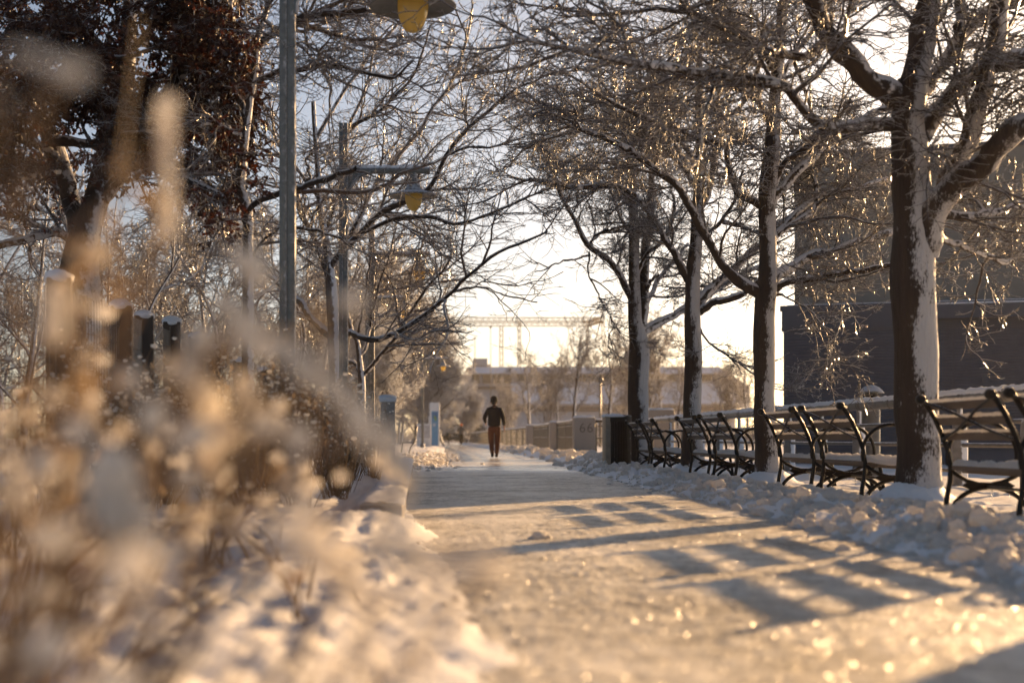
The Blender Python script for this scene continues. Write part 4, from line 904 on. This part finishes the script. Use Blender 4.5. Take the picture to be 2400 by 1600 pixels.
t = thing('lamp_post', 'slim grey lamp post standing among the park trees', 'lamp', ((1407-CX)*95/F, 95, 0)); mb = MB(); mb.tube([(0,0,0),(0,0,4.3)], [.09,.06], 8); mb.build('pole', M['wire'], t); mb = MB(); mb.lathe([(.0,4.28),(.16,4.3),(.2,4.5),(.1,4.66),(.0,4.7)], n=12); mb.build('head', M['wire'], t)
def make_car():
    t = thing('parked_car', 'tmp', 'car', (0,0,0), 0, 'snow covered cars parked beyond the railing')
    side = [(-2.1,.35),(-2.15,.7),(-1.95,.92),(-1.0,1.0),(-.45,1.42),(.95,1.45),(1.6,1.02),(2.1,.92),(2.15,.4)]
    mb = MB(); mb.prism(side, 'y', -.85, .85); hard(mb.build('body', M['carpaint'], t))
    mb = MB(); mb.lumps([(.25,0,1.47)], [(.95,.75,.09)], .2, 3); mb.lumps([(-1.5,0,.97)], [(.65,.75,.07)], .2, 3); mb.build('snow_cover', M['cap'], t)
    for s in (-.86, .86):
        mb = MB(); mb.polys([(-.85,s,1.02),(-.4,s,1.36),(.85,s,1.38),(1.35,s,1.04)], [(0,1,2,3)]); mb.build('side_window', M['glass'], t, False)
    mb = MB(); mb.polys([(-.99,-.7,1.03),(-.99,.7,1.03),(-.5,.66,1.4),(-.5,-.66,1.4)], [(0,1,2,3)]); mb.v[0] += np.array([-.02,0,.02]); mb.build('windscreen', M['glass'], t, False)
    for x in (-1.35, 1.35):
        for s in (-.8, .8):
            mb = MB(); mb.lathe([(.0,-.1),(.2,-.1),(.31,-.08),(.33,0),(.31,.08),(.2,.1),(.0,.1)], n=16); q = mb.v[0]; mb.v[0] = np.stack([q[:,0]+x, q[:,2]+s, q[:,1]+.33], -1); mb.build('wheel', M['tyre'], t)
    return t
c0 = make_car()
for i, (px, Yq, rz, lb) in enumerate(((1192,168,.5,'snowy parked car just right of the walking man'),(1224,160,.4,'snowy parked car left of the leftmost granite pier'),(1136,185,.6,'snowy parked car half hidden by the walking man'),(1100,200,.6,'snowy parked car right of the jogger'))):
    if i == 0: c0.location = ((px-CX)*Yq/F, Yq, .25); c0.rotation_euler[2] = rz; c0['label'] = lb
    else: copy_tree(c0, ((px-CX)*Yq/F, Yq, .25), rz, 1, lb)
for i, (px, Yq, h, lb) in enumerate(((1052,135,2.4,'dark evergreen bush left of the jogger'),(1036,150,2.8,'dark evergreen bush right of the blue totem'),(1118,150,2.0,'dark evergreen bush hidden partly by the man'))):
    t = thing('evergreen_bush', lb, 'bush', ((px-CX)*Yq/F, Yq, 0), 0, 'dark evergreen bushes along the far path')
    n = 900; th = rng.uniform(0, 6.28, n); zz = rng.uniform(.1, 1, n)**.8*h; rr = (1-(zz/h)**2)**.5*1.1*rng.uniform(.5, 1, n)
    P0 = np.stack([rr*np.cos(th), rr*np.sin(th), zz], -1); d = nrm(np.stack([np.cos(th), np.sin(th), rng.uniform(-.2,.9,n)], -1)); P = np.stack([P0, P0+d*.2, P0+d*.42-np.array([0,0,.06])], 1)
    mb = MB(); mb.tubes(P, np.tile([.05,.045,.01], (n,1)), 4); mb.build('foliage', M['evergreen'], t); mb = MB(); mb.tube([(0,0,-.1),(0,0,h*.7)], .07, 6); mb.build('stem', M['bark_l'], t)

# ================================================================== people
def skin(name, verts, edges, root, m, parent, lev=2):
    me = bpy.data.meshes.new(name); me.from_pydata([v[0] for v in verts], edges, []); me.update()
    o = bpy.data.objects.new(name, me); COL.objects.link(o); o.parent = parent
    md = o.modifiers.new('skin', 'SKIN'); md.use_smooth_shade = True
    for i, v in enumerate(verts):
        s = me.skin_vertices[0].data[i]; r = v[1]; s.radius = r if hasattr(r, '__len__') else (r, r); s.use_root = (i == root)
    sb = o.modifiers.new('sub', 'SUBSURF'); sb.levels = lev; sb.render_levels = lev
    me.materials.append(m); return o
def chain(*ch):
    """chains of (point, radius) sharing points by identical coordinates"""
    V, E, ix = [], [], {}
    for c in ch:
        pr = None
        for p, r in c:
            k = tuple(round(a, 4) for a in p)
            if k not in ix: ix[k] = len(V); V.append((p, r))
            if pr is not None and pr != ix[k]: E.append((pr, ix[k]))
            pr = ix[k]
    return V, E
def person(lb, loc, rz, sc, hat, topm, legm, J, capm=None):
    t = thing('person', lb, 'person', loc, rz); t.scale = (sc,)*3
    hip, ch, nk, hd = J['hip'], J['chest'], J['neck'], J['head']
    b = [[(hip,(.10,.08)),(J['waist'],(.10,.075)),(ch,(.11,.085)),(nk,.05),((nk[0],nk[1],nk[2]+.06),.05),(hd,(.072,.088)),((hd[0],hd[1],hd[2]+.09),(.05,.06))]]
    for s in ('L', 'R'):
        b.append([(ch,(.11,.085)),(J['sh'+s],.05),(J['el'+s],.036),(J['wr'+s],.024),(J['ha'+s],(.03,.018))])
        hx = Vector(J['ha'+s]); dr = (hx-Vector(J['wr'+s])).normalized(); sd = dr.cross(Vector((0,1,0))); sd = sd.normalized() if sd.length > .1 else Vector((1,0,0))
        for k, (o2, l) in enumerate(((-.026,.06),(-.009,.075),(.008,.072),(.024,.055))):
            q = hx+Vector((0,1,0))*o2; b.append([(J['ha'+s],(.03,.018)),(tuple(q+dr*.03),.009),(tuple(q+dr*(.03+l*.6)+sd*.006),.0085),(tuple(q+dr*(.03+l)+sd*.02),.007)])
        b.append([(J['ha'+s],(.03,.018)),(tuple(hx+Vector((0,.035,0))-dr*.01),.01),(tuple(hx+Vector((0,.05,0))+dr*.03),.009)])
        b.append([(hip,(.10,.08)),(J['th'+s],.072),(J['kn'+s],.05),(J['an'+s],.036)])
    V, E = chain(*b); body = skin('body', V, E, 0, M['skin'], t)
    # jacket, trousers, shoes, hat
    jk = [[((hip[0],hip[1],hip[2]-.05),(.20,.14)),((hip[0],hip[1],hip[2]+.06),(.205,.145)),(J['waist'],(.20,.14)),(ch,(.212,.15)),((ch[0],ch[1],ch[2]+.1),(.165,.115)),((nk[0],nk[1],nk[2]-.01),(.09,.09)),((nk[0],nk[1]+.01,nk[2]+.05),(.072,.075))]]
    for s in ('L', 'R'): jk.append([(ch,(.175,.125)),(J['sh'+s],.088),(J['el'+s],.066),(tuple(np.array(J['el'+s])*.12+np.array(J['wr'+s])*.88),.042)])
    V, E = chain(*jk); skin('jacket', V, E, 0, topm, t)
    tr = [[((hip[0],hip[1],hip[2]+.02),(.165,.125)),((hip[0],hip[1],hip[2]-.07),(.155,.115))]]
    for s in ('L', 'R'): tr.append([((hip[0],hip[1],hip[2]-.07),(.155,.115)),(J['th'+s],.106),(tuple((np.array(J['th'+s])+np.array(J['kn'+s]))/2),.096),(J['kn'+s],.08),(tuple((np.array(J['kn'+s])+np.array(J['an'+s]))/2),.074),(J['an'+s],.064)])
    V, E = chain(*tr); skin('trousers', V, E, 0, legm, t)
    for s in ('L', 'R'):
        a = np.array(J['an'+s]); f = np.array(J.get('fd'+s, (0,1,0)))
        V, E = chain([(tuple(a+[0,0,.03]),.05),(tuple(a-f*.03-np.array([0,0,.03])),.05),(tuple(a+f*.07-np.array([0,0,.055])),(.042,.03)),(tuple(a+f*.16-np.array([0,0,.068])),(.035,.02))]); skin('shoe', V, E, 0, M['black'], t)
    hx, hy, hz = hd
    mb = MB(); mb.lathe([(.096,.0),(.102,.02),(.103,.06),(.098,.11),(.08,.155),(.045,.18),(.0,.188)], (hx, hy, hz-.01), 24); o = mb.build('hat', hat, t); o.scale = (1,1,1)
    q = mb
    mb = MB(); mb.lathe([(.097,.0),(.104,.01),(.106,.03),(.103,.05)], (hx, hy, hz-.012), 24, close=False); mb.build('cuff', hat, o)
    for s in (-1, 1): mb = MB(); mb.lumps([(hx+s*.078, hy, hz-.02)], [(.012,.022,.032)], .1, 2); mb.build('ear', M['skin'], t)
    mb = MB(); mb.lumps([(hx, hy+.086, hz-.02)], [(.012,.02,.022)], .1, 2); mb.build('nose', M['skin'], t)
    for s in (-1, 1): mb = MB(); mb.lumps([(hx+s*.03, hy+.075, hz+.005)], [(.012,.01,.007)], .05, 2); mb.build('eye', M['black'], t)
    mb = MB(); mb.lumps([(hx, hy+.08, hz-.062)], [(.024,.008,.006)], .05, 2); mb.build('mouth', M['rust'], t)
    mb = MB(); mb.lumps([(hx, hy-.03, hz-.03)], [(.079,.07,.07)], .15, 3); mb.build('hair', M['hair'], t)
    return t
JM = dict(hip=(0,0,.93), waist=(.0,.0,1.08), chest=(0,.01,1.30), neck=(0,.02,1.47), head=(-.01,.05,1.61),
  shL=(-.185,.0,1.39), elL=(-.285,.0,1.14), wrL=(-.24,.20,1.0), haL=(-.235,.27,.97), shR=(.185,0,1.39), elR=(.255,-.05,1.12), wrR=(.285,.02,.89), haR=(.29,.05,.81),
  thL=(-.10,.03,.80), knL=(-.085,.07,.47), anL=(-.065,-.14,.11), thR=(.10,.02,.80), knR=(.095,.10,.48), anR=(.075,.20,.10))
person('man in dark jacket, rust trousers and black beanie walking away down the path', (2.2, 40.8, .01), 0, 1.0, M['black'], M['navy'], M['rust'], JM)
JJ = dict(hip=(0,0,.92), waist=(.0,.02,1.07), chest=(0,.05,1.28), neck=(0,.08,1.45), head=(0,.11,1.58),
  shL=(-.18,.03,1.38), elL=(-.29,-.12,1.2), wrL=(-.22,.1,1.08), haL=(-.2,.17,1.1), shR=(.18,.03,1.38), elR=(.31,.08,1.18), wrR=(.22,.22,1.3), haR=(.19,.27,1.36),
  thL=(-.085,.1,.78), knL=(-.07,.2,.5), anL=(-.05,.1,.11), thR=(.085,-.03,.78), knR=(.08,-.05,.48), anR=(.06,-.3,.25), fdR=(0,.5,-.8))
person('jogger in orange hat, grey top and black leggings far down the path', (3.5, 114, .02), 0, 1.0, M['orange'], M['greytop'], M['black'], JJ)

# ================================================================== planting bed: thicket and blurred near plants
def stems_from(base, tops, K=9, bow=.12):
    P = []
    for b, q in zip(base, tops):
        b, q = np.array(b), np.array(q); s = np.linspace(0, 1, K)[:,None]; side = rng.normal(size=3)*bow*np.linalg.norm(q-b); side[2] = abs(side[2])*.6
        P.append(b*(1-s)+q*s+np.sin(s*math.pi)*side)
    return np.array(P)
def make_shrub(n, h, spread, nclump):
    t = thing('dry_shrub', 'tmp', 'plant', (0,0,0), 0, 'dry brown shrubs in the snowy planting bed')
    a = rng.uniform(0, 6.28, n); r = np.abs(rng.normal(0, 1, n)); hh = h*np.clip(rng.normal(1, .2, n), .4, 1.5)
    b = np.stack([r*.05*np.cos(a), r*.05*np.sin(a), np.full(n, -.03)], -1); q = np.stack([r*spread*np.cos(a), r*spread*np.sin(a), hh], -1)
    P = stems_from(b, q); Rr = np.tile(np.linspace(.0045, .0018, 9), (n,1)); mb = MB(); mb.tubes(P, Rr, 4)
    c1 = grow(P, Rr, 9, .3, 1, 38, 12, .17, .35, 5, .15, (0,0,.2), .014, .0015, .5); c2 = grow(*c1, 12, .2, 1, 40, 14, .07, .35, 3, .2, (0,0,.1), .014, .0013, .5)
    mb.tubes(*c1, 3); mb.tubes(*c2, 3); mb.build('stems', M['stem'], t)
    leaf_mesh(c1[0], int(n*6), 'leaves', M['leaf'], t, .02, .05)
    tip = np.concatenate([c1[0][:, -1], c2[0][:, -1], P[:, -1]]); k = rng.choice(len(tip), min(nclump, len(tip)), False); s = rng.uniform(.004, .016, len(k))
    mb = MB(); mb.lumps(tip[k]+[0,0,.004], np.stack([s*1.2, s*1.2, s*.8], -1), .5, 2, 5); mb.build('snow_clumps', M['clump'], t); return t
sh = [make_shrub(46, .72, .14, 120), make_shrub(56, .62, .20, 150), make_shrub(36, .82, .11, 90)]
SP = []
for i in range(34):
    for _ in range(40):
        yy = random.uniform(8.6, 17.5); xx = random.uniform(-2.25, -.5)
        if all((xx-a)**2+(yy-b)**2 > .16 for a, b in SP): break
    SP.append((xx, yy))
SP.sort(key=lambda q: q[1])
used = [0,0,0]
for i, (xx, yy) in enumerate(SP):
    k = i % 3; px = CX+F*xx/yy; lb = 'dry brown snow flecked shrub in the dense thicket along the planting bed'
    if not used[k]: used[k] = 1; sh[k].location = (xx, yy, gz(xx, yy)); sh[k]['label'] = lb
    else: copy_tree(sh[k], (xx, yy, gz(xx, yy)), random.uniform(0, 6.28), random.uniform(.8, 1.15), lb)

# near plants: out-of-focus dry stems loaded with snow. blobs: (px, py, depth, half width px, half height px)
def near_plant(name, lb, base, blobs, nst, leaves, hmax, clumps):
    t = thing(name, lb, 'plant', (0,0,0), 0, 'blurred snow laden dry plants right in front of the lens')
    bx0, by0 = base; z0 = gz(bx0, by0); C, S = [], []; tops = []
    for px, py, Yb, hw, hh in blobs:
        p = np.array(W(px, py, Yb)); k = Yb/F; tops.append(p-[0,0,hh*k*.7]); C.append(p); S.append((hw*k, min(hw, hh)*k*.9, hh*k))
        for _ in range(1): C.append(p+rng.normal(0, 1, 3)*np.array([hw*k*.6, hw*k*.4, hh*k*.4])); S.append(np.array([hw*k, hw*k*.7, hh*k])*rng.uniform(.4,.75))
    for q0, q1 in zip(blobs[:-1], blobs[1:]):      # snow runs on between neighbouring lumps along an arching stem
        if math.hypot(q0[0]-q1[0], q0[1]-q1[1]) < 130*VS and q0[2] == q1[2]:
            for s in (.33, .66):
                k = q0[2]/F; e = (q0[3]*(1-s)+q1[3]*s)*k; f2 = (q0[4]*(1-s)+q1[4]*s)*k
                C.append(np.array(W(q0[0]*(1-s)+q1[0]*s, q0[1]*(1-s)+q1[1]*s, q0[2]))+rng.normal(0, .004, 3)); S.append((e*.85, e*.7, f2*.85))
    nb = len(tops)
    for _ in range(nst): a = rng.uniform(0, 6.28); r = abs(rng.normal(0, .16)); tops.append(np.array([bx0+r*math.cos(a), by0+r*math.sin(a)*.8, z0+hmax*rng.uniform(.45, 1.0)]))
    b = [(bx0+rng.normal(0,.05), by0+rng.normal(0,.05), z0-.02) for _ in tops]
    P = stems_from(b, tops, 10, .07); Rr = np.tile(np.linspace(.0045, .0022, 10), (len(P),1)); mb = MB(); mb.tubes(P, Rr, 6)
    c1 = grow(P, Rr, 9, .3, 1, 40, 12, .13, .35, 5, .15, (0,0,.1), .016, .0016, .5); mb.tubes(*c1, 4); mb.build('stems', M['stem'], t)
    if leaves: leaf_mesh(c1[0], leaves, 'leaves', M['leaf'], t, .025, .06, .4)
    tip = c1[0][:, -1]; k = rng.choice(len(tip), min(clumps, len(tip)), False)
    for p in tip[k]: s = rng.uniform(.005, .017); C.append(p+[0,0,.004]); S.append((s*1.25, s*1.1, s*.9))
    mb = MB(); mb.lumps(C, S, .4, 3, 5); mb.build('snow_clumps', M['clump'], t); return t
def bs(l): return [(a*VS, b*VS, Y, c*VS, d*VS) for a, b, Y, c, d in l]
near_plant('snowy_plant', 'blurred arching stem thick with snow, ending over the stone kerb', (-.36, 1.45), bs([(770,800,1.5,24,18),(520,690,1.45,32,22),(570,735,1.45,36,24),(650,800,1.45,28,24),(700,850,1.45,34,30),(775,900,1.45,26,24),(830,950,1.45,34,28),(890,1010,1.45,34,34),(925,1075,1.45,28,30),(935,1120,1.45,18,18)]), 3, 19, .5, 16)
near_plant('snowy_plant', 'blurred low stem with two fat snow lumps beside the path edge', (-.20, 1.25), bs([(690,1225,1.2,62,42),(760,1300,1.2,44,32),(840,1370,1.2,42,26),(880,1250,1.15,70,38),(960,1265,1.15,70,34),(1050,1290,1.15,64,26),(1140,1310,1.15,46,18)]), 1, 1, .2, 3)
near_plant('snowy_plant', 'blurred golden plant cluster low at the left', (-.55, 1.4), bs([(250,1090,1.35,56,70),(280,1170,1.35,60,60),(310,1240,1.35,46,46),(180,990,1.4,32,36),(350,960,1.4,34,40)]), 5, 29, .55, 18)
near_plant('snowy_plant', 'blurred tall plant whose pale tips reach highest at the left', (-.60, 1.6), bs([(385,245,1.6,24,26),(382,330,1.6,18,34),(390,420,1.6,14,34),(385,520,1.6,16,34),(300,870,1.55,26,28),(130,680,1.5,36,34),(125,760,1.5,30,34),(600,640,1.6,34,28),(560,600,1.6,26,26),(470,770,1.6,36,30),(430,850,1.6,34,34)]), 6, 42, .95, 22)
near_plant('snowy_plant', 'blurred brown plant in the lower left corner', (-.42, 1.05), bs([(120,1230,1.0,34,30),(40,1120,1.0,30,34),(330,1440,1.1,30,26)]), 4, 19, .38, 10)
near_plant('snowy_plant', 'blurred snowy twig tip in the upper left corner', (-.62, 1.0), bs([(40,120,1.1,22,14),(100,140,1.1,26,12),(150,152,1.1,24,9),(5,230,1.1,10,12)]), 0, 0, .5, 3)
near_plant('snowy_plant', 'blurred brown leafy stems hiding the middle fence posts', (-.48, 1.75), bs([(470,900,1.7,26,24),(520,1000,1.7,30,26),(560,880,1.7,26,26),(620,980,1.7,30,30),(700,1000,1.7,22,22)]), 8, 55, .66, 30)
near_plant('snowy_plant', 'blurred leafy plant left of centre before the thicket', (-.60, 2.6), bs([(560,1000,2.6,26,22),(350,1030,2.6,14,22),(640,930,2.7,22,16),(880,1060,2.5,18,18),(930,1110,2.5,16,16)]), 5, 19, .62, 27)
near_plant('snowy_plant', 'blurred bare stalks standing in the bed snow', (-.95, 3.2), bs([(520,1110,3.1,18,22),(420,1060,3.2,16,16),(700,1080,3.0,16,20)]), 6, 19, .58, 30)
near_plant('snowy_plant', 'blurred wiry plant at the left edge', (-1.1, 2.6), bs([(60,950,2.5,24,22),(120,1060,2.6,20,22)]), 8, 29, .74, 30)
near_plant('snowy_plant', 'blurred plant with small leaves before the fence', (-1.15, 4.4), bs([(470,980,4.2,14,12)]), 8, 29, .72, 34)
near_plant('snowy_plant', 'thin dry plant before the tallest lamp pole base', (-.75, 5.2), bs([(520,1160,5,10,12)]), 6, 16, .5, 27)
near_plant('snowy_plant', 'thin dry plant left of the planting bed snow patch', (-1.7, 6.0), bs([(240,1010,5.8,12,12)]), 9, 29, .74, 37)
# broken stalks poking from the bed snow
for i in range(9):
    xx, yy = random.uniform(-1.3, -.15), random.uniform(2.4, 6.5); z = gz(xx, yy); a = random.uniform(0, 6.28); l = random.uniform(.12, .3)
    mb = MB(); mb.tube([(0,0,-.03),(l*.4*math.cos(a), l*.3*math.sin(a), l*.6),(l*.8*math.cos(a), l*.6*math.sin(a), l*.95)], [.006,.005,.003], 6)
    o = mb.build('broken_stalk', M['stem']); o.location = (xx, yy, z); tag(o, 'short broken brown stalk poking out of the bed snow', 'stalk', 'broken stalks in the bed snow')

def mixc_mul(nt, a, col):
    m = nd(nt, 'Mix', data_type='RGBA', blend_type='MULTIPLY'); m.inputs[0].default_value = 1; nt.links.new(a, m.inputs[6]); m.inputs[7].default_value = col+(1,); return m.outputs[2]
# ================================================================== air, light, camera
HAZE = .0002
if HAZE:
    bm = bmesh.new(); bmesh.ops.create_cube(bm, size=1); me = bpy.data.meshes.new('haze'); bm.to_mesh(me); bm.free()
    o = bpy.data.objects.new('haze', me); COL.objects.link(o); o.scale = (900, 560, 40); o.location = (60, 250, 18.5); o['kind'] = 'stuff'; o['label'] = 'thin warm winter haze'
    m = bpy.data.materials.new('haze'); m.use_nodes = True; nt = m.node_tree; nt.nodes.remove(nt.nodes['Principled BSDF'])
    pv = nt.nodes.new('ShaderNodeVolumePrincipled'); pv.inputs['Color'].default_value = (1,.88,.70,1); pv.inputs['Density'].default_value = HAZE; pv.inputs['Anisotropy'].default_value = .5
    nt.links.new(pv.outputs[0], nt.nodes['Material Output'].inputs['Volume']); me.materials.append(m)
w = bpy.data.worlds.new('World'); SC.world = w; w.use_nodes = True; nt = w.node_tree; bg = nt.nodes['Background']
sk = nt.nodes.new('ShaderNodeTexSky'); sk.sky_type = 'NISHITA'; sk.sun_disc = False; sk.sun_elevation = SUN_EL; sk.sun_rotation = SUN_AZ; sk.air_density = .6; sk.dust_density = 1.3; sk.ozone_density = 1.3; sk.altitude = 0
nt.links.new(mixc_mul(nt, sk.outputs[0], (1.09,.985,.87)), bg.inputs['Color']); bg.inputs['Strength'].default_value = .067
sd = bpy.data.lights.new('sun', 'SUN'); sd.energy = 5.0; sd.angle = R(.5); sd.color = (1, .61, .28)
so = bpy.data.objects.new('sun', sd); COL.objects.link(so)
D = Vector((math.sin(SUN_AZ)*math.cos(SUN_EL), math.cos(SUN_AZ)*math.cos(SUN_EL), math.sin(SUN_EL))); so.rotation_euler = D.to_track_quat('Z', 'Y').to_euler(); so.location = D*60
cd = bpy.data.cameras.new('camera'); co = bpy.data.objects.new('camera', cd); COL.objects.link(co); SC.camera = co
co.location = (0, 0, CH); co.rotation_euler = (R(90), 0, 0); cd.sensor_width = 36; cd.lens = F/2400*36
cd.shift_x = (1200-CX)/2400; cd.shift_y = (CY-800)/2400; cd.clip_start = .05; cd.clip_end = 4000
cd.dof.use_dof = True; cd.dof.focus_distance = 17.5; cd.dof.aperture_fstop = 1.5
SC.view_settings.view_transform = 'Standard'; SC.view_settings.look = 'None'; SC.view_settings.exposure = 1.25; SC.view_settings.gamma = 1
SC.render.engine = 'CYCLES'; SC.cycles.use_denoising = True; SC.cycles.max_bounces = 8; SC.cycles.transparent_max_bounces = 6; SC.cycles.volume_bounces = 0
